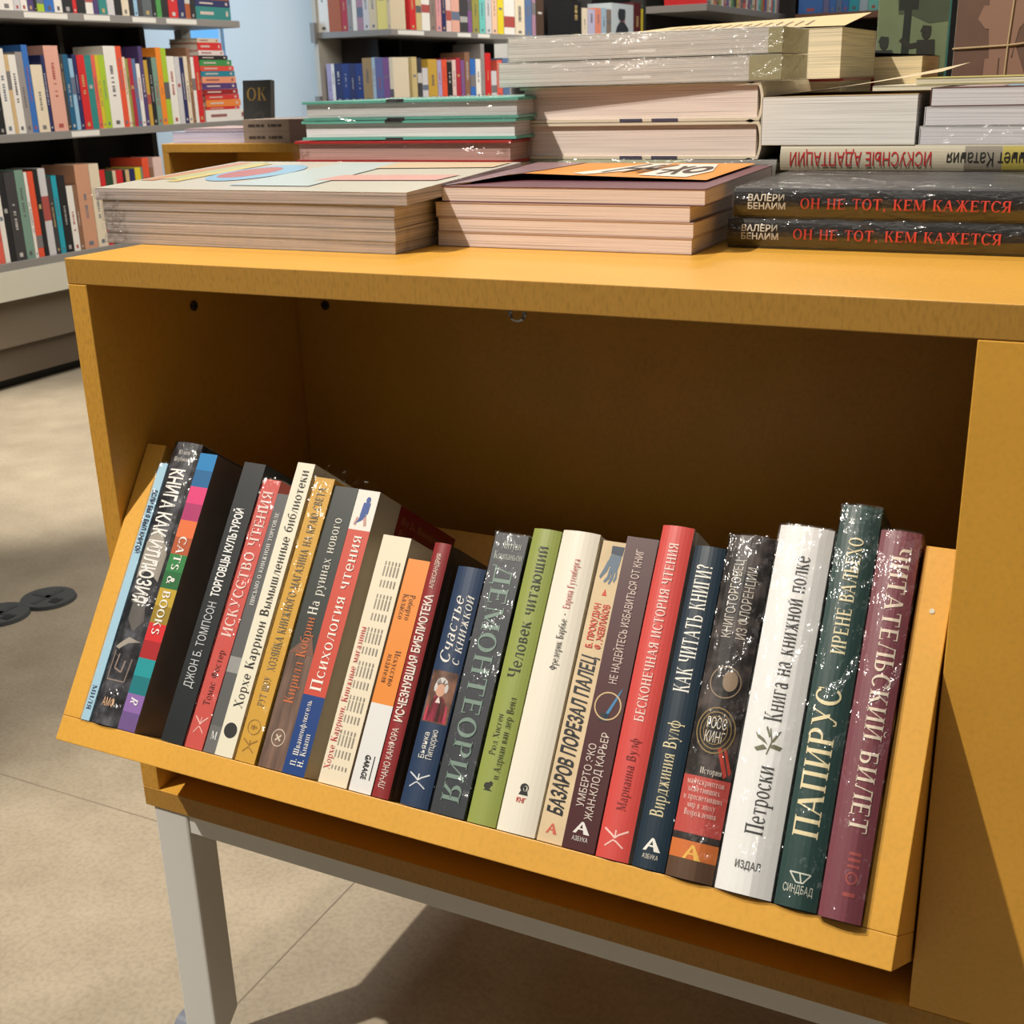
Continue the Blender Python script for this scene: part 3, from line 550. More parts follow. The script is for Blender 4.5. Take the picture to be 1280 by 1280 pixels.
tb(.5603, .0236, .2335, -.5, .15, 'hard', (27, 47, 62), 'dark navy-teal hardback with bold white title and cream author name', d=.001,
   texts=[('Вирджиния Вулф', 'up', .46, .155, .445, .0098, (222, 210, 170), 'serif'), ('КАК ЧИТАТЬ КНИГИ?', 'up', .46, .535, .94, .0118, (244, 242, 234), 'serif'), ('АЗБУКА', 'h', (.28, .76), .03, 0, .0032, (226, 220, 206), 'sans')],
   marks=[('press_mark', sail(.52, .072, .27, .019), (240, 238, 230))])
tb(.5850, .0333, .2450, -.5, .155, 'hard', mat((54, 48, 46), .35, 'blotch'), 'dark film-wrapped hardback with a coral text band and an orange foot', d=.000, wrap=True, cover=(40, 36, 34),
   bands=[(.125, .285, (196, 82, 74)), (.055, .105, (214, 120, 58)), (0, .055, (96, 70, 50))],
   texts=[('КНИГОТОРГОВЕЦ', 'up', .34, .69, .925, .0072, (206, 198, 186), 'sans'), ('ИЗ ФЛОРЕНЦИИ', 'up', .66, .69, .905, .0072, (206, 198, 186), 'sans'), ('РОСС', 'h', (.3, .72), .425, 0, .0078, (226, 218, 204), 'sans'), ('КИНГ', 'h', (.3, .72), .385, 0, .0078, (226, 218, 204), 'sans'),
          ('История', 'h', (.34, .8), .295, 0, .0042, (236, 226, 214), 'serif'), ('манускриптов', 'h', (.1, .9), .262, 0, .0042, (246, 216, 206), 'serif'), ('осветивших', 'h', (.16, .84), .24, 0, .0042, (246, 216, 206), 'serif'), ('и просветивших', 'h', (.08, .92), .218, 0, .0042, (246, 216, 206), 'serif'), ('мир в эпоху', 'h', (.2, .8), .196, 0, .0042, (246, 216, 206), 'serif'), ('Возрождения', 'h', (.16, .84), .174, 0, .0042, (246, 216, 206), 'serif')],
   marks=[('round_picture', ring(.52, .56, .34, .047, .92) + [circ(.62, .565, .16, .03)], (150, 130, 106)), ('gold_swirl', [s for r in (.42, .34, .26, .18) for s in ring(.5, .42, r, r * .16, .94, 24)], (150, 126, 78)), ('book_pages_picture', [[(.62, .37), (.7, .375), (.9, .30), (.84, .29)], [(.74, .375), (.8, .375), (.97, .31), (.93, .30)]], (196, 70, 56)), ('press_mark', sail(.5, .075, .2, .02), (240, 190, 90))])
tb(.6204, .0384, .2570, -.5, .16, 'hard', (238, 238, 236), 'thick white hardback in film with grey serif title and a small plant drawing', d=-.001, wrap=True,
   texts=[('Петроски', 'up', .52, .155, .335, .0122, (64, 64, 64), 'serif'), ('Книга на книжной полке', 'up', .5, .455, .915, .0122, (64, 64, 64), 'serif'), ('ИЗДАЛ', 'h', (.3, .74), .065, 0, .0052, (70, 70, 70), 'sans')],
   marks=[('plant_drawing', ms([(.5, .365), (.56, .40), (.5, .435)], .012) + [[(.5, .39), (.3, .405), (.24, .42), (.42, .405)], [(.54, .40), (.66, .43), (.7, .432), (.6, .40)], [(.5, .38), (.32, .37), (.26, .378), (.42, .39)], [(.52, .385), (.72, .38), (.76, .39), (.6, .395)], [(.5, .41), (.42, .435), (.44, .44), (.53, .415)]], (110, 112, 84))])
tb(.6610, .0278, .2775, -.5, .16, 'hard', (40, 70, 66), 'tallest book in the tray, dark green with large cream title', d=-.001, wrap=True,
   texts=[('ПАПИРУС', 'up', .46, .165, .53, .0168, (236, 222, 180), 'serif'), ('ИРЕНЕ ВАЛЬЕХО', 'up', .5, .615, .915, .0098, (232, 220, 180), 'serif'), ('СИНДБАД', 'h', (.16, .86), .035, 0, .0052, (216, 220, 206), 'sans')],
   marks=[('sail_mark', ms([(.26, .082), (.76, .082), (.6, .06), (.44, .06), (.26, .082)], .016) + ms([(.5, .082), (.56, .06)], .016), (216, 220, 206))])
tb(.6908, .0270, .2615, -.5, .16, 'hard', (126, 66, 76), 'dusty purple hardback in film at the right end of the tray', d=-.006, wrap=True,
   texts=[('ЧИТАТЕЛЬСКИЙ БИЛЕТ', 'down', .60, .215, .955, .0118, (236, 220, 200), 'serif')],
   marks=[('faint_press_mark', [[(.5, .16), (.78, .16), (.78, .168), (.5, .168)], [(.5, .145), (.78, .145), (.78, .153), (.5, .153)], [(.5, .13), (.78, .13), (.78, .137), (.5, .137)]] + ring(.64, .105, .14, .016, .7) + [[(.5, .06), (.78, .06), (.78, .07), (.5, .07)]], (170, 84, 80))])

flat_mesh('cover_panel', [[(.038, .085), (.1499, .085), (.1499, .2408), (.038, .2408)]], lambda q: (.0214 + .0003, q[0], q[1]), mat((128, 26, 30), .4), psy)
for k, t_ in enumerate(('Пол Дж. Шваненфлюгель', 'Нэнси Фланаган Кнапп')):
    Vt, Ft, L = glyphs(t_, 'serif')
    flat_mesh('cover_lettering', [[(.045 + Vt[i][0] / L * .085, .226 - .011 * k + Vt[i][1] * .0062) for i in f] for f in Ft], lambda q: (.0214 + .0006, q[0], q[1]), mat((186, 128, 84), .4), psy)
# crumpled loose film standing up behind the yellow book's head
lf = MB(); n_ = 9; zz = [.0, .008, .015, .019]
P2 = [[(-.004 + .045 * i / n_ + .002 * math.sin(i * 1.7 + j), .006 + .004 * math.sin(i * 2.3 + j * 1.1) + .004 * j + .05 * i / n_ * .5, .2462 + zz[j] * (1 - .55 * i / n_)) for j in range(4)] for i in range(n_ + 1)]
for i in range(n_):
    for j in range(3): lf.poly([P2[i][j], P2[i + 1][j], P2[i + 1][j + 1], P2[i][j + 1]])
obj('loose_film', lf, film(), yel_)

# ------------------------------------------------------------------ books lying on the table top
def lay(o, x, y, z, yaw=0):
    c = {'F': ((0, 0, 1), (0, 1, 0), (-1, 0, 0)), 'B': ((0, 0, 1), (0, -1, 0), (1, 0, 0)), 'R': ((0, 0, 1), (-1, 0, 0), (0, -1, 0)), 'L': ((0, 0, 1), (1, 0, 0), (0, 1, 0))}[o]
    m = Matrix(((c[0][0], c[1][0], c[2][0], 0), (c[0][1], c[1][1], c[2][1], 0), (c[0][2], c[1][2], c[2][2], 0), (0, 0, 0, 1)))
    return Matrix.Translation((x, y, z + .0002)) @ Matrix.Rotation(math.radians(yaw), 4, 'Z') @ m
def fb(o, x, y, z, th, h, D, kind, col, label, group, yaw=0, **k):
    r = make_book(lay(o, x, y, z, yaw), th, h, D, kind, col, **k); tag(r, label, 'book', group); return r
def sheet(name, fn, mats, parent, nu=16, nv=10, t=.0006, patches=()):
    """A bent cover: fn(u, v) gives the upper side; second material below."""
    mb = MB(); P = lambda u, v: Vector(fn(u, v))
    for side in (0, 1):
        for i in range(nu):
            for j in range(nv):
                q = [P(a / nu, b / nv) - Vector((0, 0, t * side)) for a, b in ((i, j), (i + 1, j), (i + 1, j + 1), (i, j + 1))]
                mb.poly(q if side == 0 else q[::-1], side)
    for i in range(nu):
        for v in (0, 1):
            a, b = P(i / nu, v), P((i + 1) / nu, v); d = Vector((0, 0, t)); mb.poly([a, b, b - d, a - d], 1 if v else 0)
    for j in range(nv):
        for u in (0, 1):
            a, b = P(u, j / nv), P(u, (j + 1) / nv); d = Vector((0, 0, t)); mb.poly([a, b, b - d, a - d], 0)
    return obj(name, mb, mats, parent, smooth=False)
# -- stack of film-wrapped magazines, spine edge at the back
MAGP = mat((200, 188, 182), .7, 'magpages')
zs0 = zs1 = .0003; TOPMAG = None
spec = [(-.040, .275, .0098), (-.038, .276, .0098), (-.041, .275, .0098), (-.040, .276, .0092), (-.047, .289, .0104)]
places = ['lowest of its stack', 'second from the bottom of its stack', 'middle one of its stack', 'second from the top of its stack']
for i, (x0, x1, tf) in enumerate(spec):
    tbk = tf + .0019; yf, yb = .0945 + random.uniform(-.001, .001), .308
    r = empty('magazine', ((x0 + x1) / 2, yf, zs0)); off = Vector(((x0 + x1) / 2, yf, zs0))
    def wedge(name, xa, xb, ya, yb_, fa, fb_, m, bot=True):
        mb = MB(); g = lambda y: (y - .0945) / .2135
        zlo = lambda y: (zs0 + (zs1 - zs0) * g(y)); th = lambda y: tf + (tbk - tf) * g(y)
        c = [(x, y, zlo(y) + th(y) * f) for f in (fa, fb_) for x, y in ((xa, ya), (xb, ya), (xb, yb_), (xa, yb_))]
        c = [tuple(Vector(q) - off) for q in c]; k = len(mb.v); mb.v += c
        for f in ((0, 3, 2, 1), (4, 5, 6, 7), (0, 1, 5, 4), (1, 2, 6, 5), (2, 3, 7, 6), (3, 0, 4, 7)): mb.f.append(f); mb.m.append(0)
        return obj(name, mb, m, r)
    wedge('page_block', x0, x1, yf, yb - .0004, .03, .97, MAGP)
    cm = mat((206, 200, 184), .3) if i == 4 else mat((190, 180, 166), .4)
    wedge('cover', x0, x1, yf - .0003, yb, .971, 1.0, cm); wedge('cover', x0, x1, yf - .0003, yb, 0, .029, mat((170, 160, 150), .4))
    wedge('shrink_wrap', x0 - .002, x1 + .001, yf - .0012, yb + .001, .02, .985, film())
    if i == 4:
        def top(u, v):
            y = yf + v * (yb - yf); return (x0 + u * (x1 - x0) - off.x, y - off.y, zs0 - off.z + (zs1 - zs0) * (y - .0945) / .2135 + tf + (tbk - tf) * (y - .0945) / .2135 + .0004)
        art = [([(.02, .25), (.07, .25), (.09, .95), (.03, .95)], (206, 150, 110)), ([(.07, .3), (.13, .3), (.14, .95), (.09, .95)], (196, 194, 140)), ([(.13, .22), (.17, .22), (.18, .9), (.14, .9)], (220, 200, 120)),
               (circ(.29, .55, .115, .30), (150, 190, 216)), (circ(.265, .55, .07, .2), (196, 120, 112)), ([(.40, .12), (.66, .12), (.62, .95), (.42, .95)], (196, 208, 206)), ([(.60, .30), (.96, .34), (.97, .52), (.62, .48)], (222, 168, 158)), ([(.62, .72), (.98, .78), (.98, .97), (.62, .95)], (222, 196, 160))]
        for k, (pl, c) in enumerate(art):
            flat_mesh('cover_art', [pl], lambda q, k=k: tuple(Vector(top(q[0], q[1])) + Vector((0, 0, .00006 * k))), mat(c, .3), r)
        lab = 'film-wrapped magazine with a pale picture cover, topmost of its stack'
    else: lab = 'film-wrapped magazine, ' + places[i] + ' at the left table corner'
    tag(r, lab, 'magazine', 'magazines stacked on the table corner'); zs0 += tf + .0002; zs1 += tbk + .0002
def crumple(parent, base, du, dv, n=7, m=5, amp=.004):
    mb = MB(); base, du, dv = Vector(base), Vector(du), Vector(dv); nn = du.cross(dv).normalized()
    P = [[base + du * (i / n) + dv * (j / m) + nn * random.uniform(-amp, amp) for j in range(m + 1)] for i in range(n + 1)]
    for i in range(n):
        for j in range(m): mb.poly([P[i][j], P[i + 1][j], P[i + 1][j + 1], P[i][j + 1]])
    return obj('loose_film', mb, film(), parent)
for k_, mg in enumerate([o for o in COL.objects if o.name.startswith('magazine')]):
    xl = [-.042, -.040, -.043, -.042, -.049][k_]; o_ = mg.location; zz_ = .0003 + .010 * k_
    crumple(mg, Vector((xl - .003, .0915, zz_ + .0004)) - o_, (.028, -.0005, 0), (.0, .0005, .0088), 8, 3, .0016)
# -- four paperbacks with pinkish pages, the top one with a lifting orange cover
PINKP = mat((228, 210, 202), .75, 'pages'); MAROON = (112, 66, 76)
g = 'paperbacks with pinkish pages stacked at the front table edge'
wd = ['lowest of its stack', 'second from the bottom of its stack', 'third from the bottom, just under the orange-covered one']
z = .0003
for i, (x0, x1, th) in enumerate([(.2835, .5115, .0122), (.2845, .5125, .0118), (.2825, .5095, .0122)]):
    fb('B', x0, .347, z, th, x1 - x0, .1955, 'paper', (206, 178, 166), 'paperback with pinkish page edges, ' + wd[i], g, pages=PINKP); z += th + .0003
topb = fb('B', .2885, .350, z + .0045, .0128, .2325, .1975, 'paper', MAROON, 'paperback with lifted orange cover over a purple endpaper', g, pages=PINKP)
Mi = topb.matrix_world.inverted(); zt = z + .0128 + .0008
topb.matrix_world = Matrix.Translation((.2885, .1525, z + .0001)) @ Matrix.Rotation(math.radians(1.2), 4, 'X') @ Matrix.Translation((-.2885, -.1525, -z - .0001)) @ lay('B', .2885, .350, z)
bpy.context.view_layer.update(); Mi = topb.matrix_world.inverted()
def lift(u, v):
    a = min(1, u / .27); a = a * a * (3 - 2 * a); yf = .1545 + .048 * a
    return (.2875 + .2185 * u, yf + (.3495 - yf) * v, .0502 + (.0088 * a - .0058 * u) * (1 - v) + .0062 * v)
sheet('front_cover', lambda u, v: tuple(Mi @ Vector(lift(u, v))), [mat((236, 150, 44), .35), mat((120, 78, 84), .5)], topb, 24, 12)
up = lambda d: (lambda q: tuple(Mi @ (Vector(lift(q[0], q[1])) + Vector((0, 0, .0005 + d)))))
cu_ = [(0, [.1 * k for k in range(1, 10)]), (1, [.2, .4, .6, .8])]
flat_mesh('cover_art', [[(.43, .1), (.50, .04), (.66, .55), (.66, .92), (.56, .92)], [(.70, .12), (.90, .08), (.93, .45), (.86, .9), (.70, .9)]], up(0), mat((240, 234, 222), .35), topb, cu_)
flat_mesh('cover_lettering', ring(.86, .5, .045, .22, .55) + stroke([(.72, .45), (.80, .45)], .03) + stroke([(.76, .2), (.80, .72)], .009) + stroke([(.82, .2), (.76, .72)], .009) + stroke([(.60, .25), (.65, .8)], .009) + stroke([(.66, .25), (.71, .8)], .009) + stroke([(.55, .5), (.68, .55)], .03) + stroke([(.53, .2), (.58, .85)], .008), up(.0003), mat((60, 46, 44), .4), topb, cu_)
flat_mesh('cover_corner', [[(0, 0), (.20, 0), (.26, .25), (.24, 1), (0, 1)]], up(0), mat((158, 126, 132), .3), topb, cu_)
flat_mesh('white_fold', stroke([(.01, .02), (.08, .02), (.14, .06), (.27, .02)], .006), up(.0004), mat((244, 240, 232), .4), topb, [(0, [.05, .1, .15, .2])])
# -- behind the magazines: books under the red one, the red film-wrapped one, two teal-edged ones
g = 'books stacked behind the magazines'
fb('B', -.008, .565, .0002, .027, .262, .2, 'hard', (176, 168, 158), 'grey hardback at the bottom of the stack behind the magazines', g)
fb('B', -.006, .565, .0276, .0268, .262, .2, 'hard', (186, 180, 168), 'grey hardback just under the red film-wrapped book', g)
REDP = mat((226, 186, 176), .75, 'pages')
fb('B', -.010, .565, .0550, .0222, .264, .206, 'hard', (196, 50, 50), 'red book in crinkled film with pink page edges, behind the magazines', g, wrap=True, pages=REDP)
red_ = [o for o in COL.objects if o.get('label', '').startswith('red book in crinkled')][0]
Lr = red_.matrix_world.inverted()
for bs, dd in (((-.0135, .357, .0556), (.016, -.001, 0)), ((.238, .357, .0556), (.016, -.001, 0))):
    a_ = Lr @ Vector(bs); crumple(red_, a_, Lr.to_3x3() @ Vector(dd), Lr.to_3x3() @ Vector((0, .001, .021)), 5, 5, .0025)
for z, x, n in ((.0784, .0005, 'lower'), (.0983, .0035, 'upper')):
    b_ = fb('B', x, .563, z, .0193, .2585, .203, 'hard', (104, 178, 162), n + ' of two teal-edged hardbacks lying on the red film-wrapped book', 'teal-edged hardbacks', pages=mat((222, 218, 218), .75, 'pages'), wrap=(n == 'upper'))
    for zz in (.0006, .0187): 
        mk = MB(); mk.box(-.0015 + zz - .0006 + .0006, .0015 + zz, .2026, .2034, .106, .127); obj('cover_mark', mk, mat((56, 50, 52), .5), b_)
# -- tall centre stack
g = 'books in the tall centre stack'
fb('F', .512, .402, .0002, .0262, .268, .19, 'hard', (120, 120, 100), 'olive-grey hardback at the bottom of the tall centre stack', g)
fb('F', .512, .400, .0268, .0292, .268, .19, 'hard', (150, 152, 118), 'film-wrapped olive-grey hardback under the thick white hardbacks with dark tabs', g, wrap=True, cover=(46, 44, 44),
   bands=[(0, .33, (128, 124, 116))])
for z, th, x0, x1, n in ((.0565, .0345, .237, .4935, 'lower'), (.0916, .0342, .245, .4935, 'upper')):
    b_ = fb('R', x1, .59, z, th, .19, x1 - x0, 'hard', (226, 214, 190), n + ' of the two thick white hardbacks with dark tabs in the tall centre stack', g, pages=mat((238, 222, 212), .75, 'pages'))
    for a, w_ in ((.080, .0265), (.1165, .0233)):
        mk = MB(); mk.box(.0002, .0030, a, a + w_, .1895, .1906); obj('cover_tab', mk, mat((78, 76, 98), .5), b_)
for z, wd_, fold, n in ((.1270, .288, .030, 'lower'), (.1505, .277, .013, 'upper')):
    xr, yr, yw, hh = .5125, .400, math.radians(3), .13
    b_ = fb('R', xr - hh * math.sin(yw), yr + hh * math.cos(yw), z, .0226, hh, wd_ - .004, 'paper', (188, 184, 146), n + ' of two film-wrapped white-paged books on top of the tall centre stack', g, yaw=3, cover=(226, 226, 218), pages=mat((234, 232, 226), .75, 'pages'), wrap=True)
    sp_ = MB(); sp_.box(.0004, .0222, .0, fold, .1299, .1304); obj('spine_fold', sp_, mat((190, 186, 148), .4), b_)
# -- thick cream books behind, with lifted kraft cover
g = 'thick cream books behind the tall centre stack'
CR = mat((228, 214, 182), .75, 'pages')
fb('B', .290, .79, .0002, .049, .236, .176, 'paper', (200, 186, 156), 'cream book at the bottom of the stack behind the tall centre stack', g, pages=CR)
fb('B', .288, .79, .0495, .049, .236, .176, 'paper', (206, 190, 160), 'cream book second from the bottom behind the tall centre stack', g, pages=CR)
fb('B', .292, .788, .0988, .0272, .2335, .176, 'hard', (150, 44, 40), 'cream-paged book with a dark red cover edge, under the thick kraft-covered one', g, pages=CR)
cr = fb('B', .290, .79, .1263, .0505, .234, .19, 'paper', (222, 206, 172), 'thick cream-paged book with a lifted kraft cover, behind the tall centre stack', g, pages=CR)
Mc = cr.matrix_world.inverted()
kc = lambda u, v: (.292 + .234 * u + .004 * v, .600 + .12 * v, .1782 + .0028 * (1 - u) + v * (.008 + .0085 * u))
sheet('front_cover', lambda u, v: tuple(Mc @ Vector(kc(u, v))), [mat((222, 192, 132), .5), mat((222, 190, 128), .5)], cr, 6, 6)
flat_mesh('cover_lettering', [q for k in range(14) for q in stroke([(.16 + .05 * k, .12), (.14 + .05 * k, .55)], .006)] + stroke([(.50, .2), (.56, .2)], .02), lambda q: tuple(Mc @ (Vector(kc(q[0], q[1])) + Vector((0, 0, .0004)))), mat((120, 92, 52), .5), cr)
fb('B', .42, .94, .0002, .052, .156, .14, 'paper', (190, 176, 150), 'cream book lowest in the small stack beside the green picture pack', 'small stack by the picture packs', pages=CR)
fb('B', .42, .94, .0525, .052, .156, .14, 'paper', (196, 180, 150), 'cream book in the middle of the small stack beside the green picture pack', 'small stack by the picture packs', pages=CR)
sm = fb('B', .42, .94, .1048, .044, .157, .14, 'paper', (52, 46, 44), 'small cream-paged book with a curled dark cover, beside the green picture pack', 'small stack by the picture packs', pages=mat((222, 202, 160), .75, 'pages'))
Ms = sm.matrix_world.inverted()
sheet('front_cover', lambda u, v: tuple(Ms @ Vector((.42 + .157 * u, .80 + .14 * v, .1497 + .010 * (1 - u) * (1 - v)))), [mat((50, 46, 46), .4), mat((70, 62, 60), .5)], sm, 8, 4)
# -- right-hand stack
g = 'books in the right-hand stack'
OL = (84, 72, 34)
for z, x0, n in ((.0003, .525, 'lower'), (.0240, .5295, 'upper')):
    b_ = fb('F', x0 + .262, .2045, z, .0229, .262, .182, 'hard', (40, 40, 42), n + ' of two black film-wrapped hardbacks with red spine titles', g, wrap=True, cover=(58, 58, 58), pages=PAGE,
       texts=[('ВАЛЕРИ', 'down', .70, .845, .955, .0050, (206, 200, 186), 'bold'), ('БЕНАИМ', 'down', .42, .840, .955, .0050, (206, 200, 186), 'bold'), ('ОН НЕ ТОТ, КЕМ КАЖЕТСЯ', 'down', .52, .205, .795, .0080, (206, 70, 56), 'serif')],
       marks=[('spine_stripe', [[(.08, .0), (.42, .0), (.42, 1), (.08, 1)]], OL)])
    # lettering sits over the stripe
    for ch in b_.children:
        if ch.name.startswith('spine_lettering'): ch.location = (0, -.0003, 0)
fb('F', .782, .402, .0002, .0228, .262, .18, 'hard', (150, 150, 146), 'grey hardback hidden low in the right-hand stack, behind the lower black one', g)
fb('F', .782, .402, .0236, .0228, .262, .18, 'hard', (150, 150, 146), 'grey hardback hidden low in the right-hand stack, behind the upper black one', g)
fb('F', .782, .399, .0469, .0222, .266, .185, 'hard', (196, 188, 166), 'cream hardback with upside-down red and black spine title, on the two black books', g,
   texts=[('ИСКУСНЫЕ АДАПТАЦИИ', 'up', .46, .49, .965, .0125, (190, 40, 44), 'sans'), ('Жаннет Катания', 'up', .46, .14, .44, .0115, (40, 38, 36), 'sans')],
   marks=[('grey_patch', [[(.05, .27), (.95, .27), (.95, .385), (.05, .385)]], (142, 134, 120)), ('yellow_patch', [[(.05, .1), (.95, .1), (.95, .268), (.05, .268)]], (178, 164, 78))])
wp = fb('L', .496, .398, .0693, .0430, .2, .1405, 'paper', (226, 218, 200), 'thick white-paged paperback with its cover standing open, on the upside-down titled book', g, pages=PAGEW, bands=None)
Mw = wp.matrix_world.inverted()
sheet('front_cover', lambda u, v: tuple(Mw @ Vector((.4965 + .158 * u, .398 + .2 * v, 1132e-4 + .0172 * u ** 1.25 + .008 * v * u))), [mat((222, 204, 168), .5), mat((216, 190, 140), .5)], wp, 10, 4)
fly = MB(); fly.box(.0431, .0434, .004, .1395, .001, .199); obj('endpaper', fly, mat((190, 142, 62), .6), wp)
LIL = mat((224, 222, 226), .75, 'pages')
for z, x0, n, w_ in ((.0693, .6395, 'lowest', True), (.0854, .6425, 'middle', False), (.1014, .6465, 'topmost', False)):
    b_ = fb('L', x0, .399, z, .0156, .21, .15, 'paper', (214, 212, 212) if n != 'topmost' else (120, 84, 76), n + ' of three thin white-paged books beside the thick open paperback', g, wrap=w_, pages=LIL)
    if n == 'topmost':
        for k, (pl, c) in enumerate((([(.06, .1), (.4, .1), (.36, .6), (.1, .6)], (206, 190, 184)), ([(.38, .1), (.52, .1), (.5, .6), (.36, .6)], (150, 196, 216)), ([(.52, .1), (.66, .1), (.62, .6), (.5, .6)], (206, 110, 110)), ([(.68, .1), (.98, .1), (.98, .7), (.7, .7)], (74, 58, 54)))):
            flat_mesh('cover_art', [pl], lambda q: (.0158, q[0] * .15, q[1] * .21), mat(c, .3), b_)
g = 'flat books in front of the picture packs'
for z, th, x0, c, n in ((.0002, .049, .57, (170, 160, 140), 'bottom one of the flat pile in front of the brown picture pack'), (.0495, .049, .57, (176, 166, 146), 'middle one of the flat pile in front of the brown picture pack'), (.0988, .0185, .556, (224, 214, 188), 'cream flat book with faint marks, just behind the three thin books'), (.1177, .0065, .60, (206, 196, 120), 'thin yellowish flat book, topmost in front of the brown picture pack')):
    fb('B', x0, .80, z, th, .82 - x0, .185, 'paper', c, n, g, pages=mat((232, 224, 198), .75, 'pages'))
# -- two picture packs standing upright at the back of the table
def pack(name, x0, x1, y, th, h, face, edge, label):
    r = empty(name, ((x0 + x1) / 2, y, .0005)); b = MB(); w = (x1 - x0) / 2
    b.box(-w, w, 0, th, 0, h); b.m[2] = 1; b.m[3] = 2
    obj('body', b, [mat((220, 214, 200), .6), face, mat(edge, .5)], r, .0008); tag(r, label, 'picture pack'); return r
gp = pack('picture_pack', .494, .582, .955, .02, .34, mat((112, 124, 92), .45, 'paper'), (96, 170, 166), 'green picture pack with dark figures and a teal edge, standing at the table back')
F2 = lambda q: (q[0], -.0006, q[1])
def figure(x, z, s, arm=None):
    body = [circ(x, z + .052 * s, .0062 * s, .0075 * s), [(x - .0085 * s, z + .0545 * s), (x + .0065 * s, z + .0545 * s), (x + .006 * s, z + .0615 * s), (x - .005 * s, z + .063 * s)], [(x - .012 * s, z + .044 * s), (x + .012 * s, z + .044 * s), (x + .014 * s, z + .012 * s), (x + .008 * s, z - .02 * s), (x - .008 * s, z - .02 * s), (x - .011 * s, z + .012 * s)], stroke([(x - .006 * s, z - .02 * s), (x - .007 * s, z - .06 * s)], .005 * s)[0], stroke([(x + .005 * s, z - .02 * s), (x + .006 * s, z - .06 * s)], .005 * s)[0]]
    if arm: body += stroke([(x - .008 * s, z + .038 * s), (x - .022 * s, z + .036 * s), (x - .034 * s, z + .046 * s)], .0035 * s)
    else: body += stroke([(x + .011 * s, z + .04 * s), (x + .018 * s, z + .022 * s), (x + .01 * s, z + .008 * s)], .003 * s)
    return body
flat_mesh('printed_column', [[(-.013, .09), (-.003, .09), (-.002, .205), (-.011, .205)], [(-.018, .205), (.006, .205), (.006, .23), (-.018, .23)]], F2, mat((34, 40, 34), .5), gp)
flat_mesh('printed_foliage', [[(-.034, .34), (.044, .34), (.044, .19), (.02, .188), (-.005, .20), (-.018, .20)]], lambda q: (q[0], -.0004, q[1]), mat((70, 80, 60), .5, 'paper'), gp)
flat_mesh('printed_figure', figure(.018, .128, .92, True), F2, mat((44, 44, 36), .5), gp)
flat_mesh('printed_figure', figure(-.034, .118, .9), F2, mat((44, 48, 42), .5), gp)
bp_ = pack('picture_pack', .5925, .74, .945, .03, .34, mat((112, 86, 74), .45, 'paper'), (90, 70, 60), 'brown picture pack tied crosswise with twine, showing an arms-folded statue')
flat_mesh('printed_statue', figure(-.018, .175, 1.6) + [[(-.042, .205), (.006, .205), (.012, .19), (.002, .178), (-.038, .178), (-.048, .19)], [(-.034, .12), (-.02, .16), (-.018, .02), (-.042, .02)], [(-.002, .16), (.014, .12), (.012, .02), (-.01, .02)]], F2, mat((150, 116, 98), .5), bp_)
flat_mesh('printed_shadow', [[(.02, .02), (.07, .02), (.07, .30), (.04, .30), (.02, .16)], [(-.012, .16), (-.006, .16), (-.002, .12), (-.014, .12)]], lambda q: (q[0], -.0003, q[1]), mat((60, 46, 40), .5), bp_)
flat_mesh('printed_lines', [[(.03, a), (.07, a), (.07, a + .003), (.03, a + .003)] for a in (.205, .212, .219, .226)], lambda q: (q[0], -.0008, q[1]), mat((170, 158, 140), .5), bp_)
tw = MB(); tw.tube([(-.012, -.0016, .0), (-.010, -.0022, .16), (-.002, -.0018, .34)], .0011, 6); tw.tube([(-.0735, -.0014, .156), (-.01, -.0024, .158), (.0735, -.0014, .166)], .0011, 6); tw.tube([(-.0745, -.001, .156), (-.0745, .031, .156)], .0011, 6)
obj('twine', tw, mat((196, 172, 132), .8), bp_)

# ------------------------------------------------------------------ bookcases along the left wall, each book its own object
PAL = dict(white=(232, 228, 220), black=(34, 34, 36), maroon=(92, 40, 42), tan=(206, 176, 130), grey=(150, 144, 142), blue=(52, 110, 186), cream=(226, 212, 186), navy=(38, 42, 92), pink=(222, 168, 150), charcoal=(64, 62, 64), teal=(46, 132, 128), coral=(224, 98, 82), red=(206, 40, 42), olive=(150, 146, 72), crimson=(176, 44, 62), purple=(78, 62, 112), mustard=(196, 158, 62), sage=(120, 152, 136), orange=(236, 138, 42), brown=(140, 102, 78), slate=(92, 100, 104), green=(78, 152, 78), rust=(172, 88, 44), cyan=(36, 160, 180), yellow=(226, 206, 48), beige=(214, 198, 168), mauve=(168, 130, 150), lilac=(170, 160, 196), violet=(128, 84, 140), sand=(204, 184, 130), taupe=(138, 122, 112), rose=(216, 150, 150), aqua=(110, 196, 186), peach=(236, 196, 166), lavender=(190, 186, 212), salmon=(226, 140, 116))
PAL.update({'olive yellow': (206, 190, 48), 'lime green': (166, 196, 50), 'orange red': (226, 84, 52), 'light blue': (150, 190, 216), 'teal blue': (30, 92, 130), 'steel blue': (92, 116, 156), 'pale grey': (206, 204, 206), 'pale pink': (226, 196, 188), 'pink wood': (204, 152, 122), 'dark green': (40, 70, 48), 'dark blue': (30, 52, 120), 'pale yellow': (232, 218, 130), 'pale blue': (166, 190, 206), 'purple blue': (100, 104, 156), 'kraft and black': (160, 132, 88), 'dark brown': (78, 60, 48), 'portrait': (196, 206, 210)})
BLK = mat((22, 21, 21), .6); SHELF = mat((140, 136, 132), .45); PALEBOARD = mat((206, 204, 188), .55)
PG = mat((222, 214, 198), .8)
BGBOOK = {}
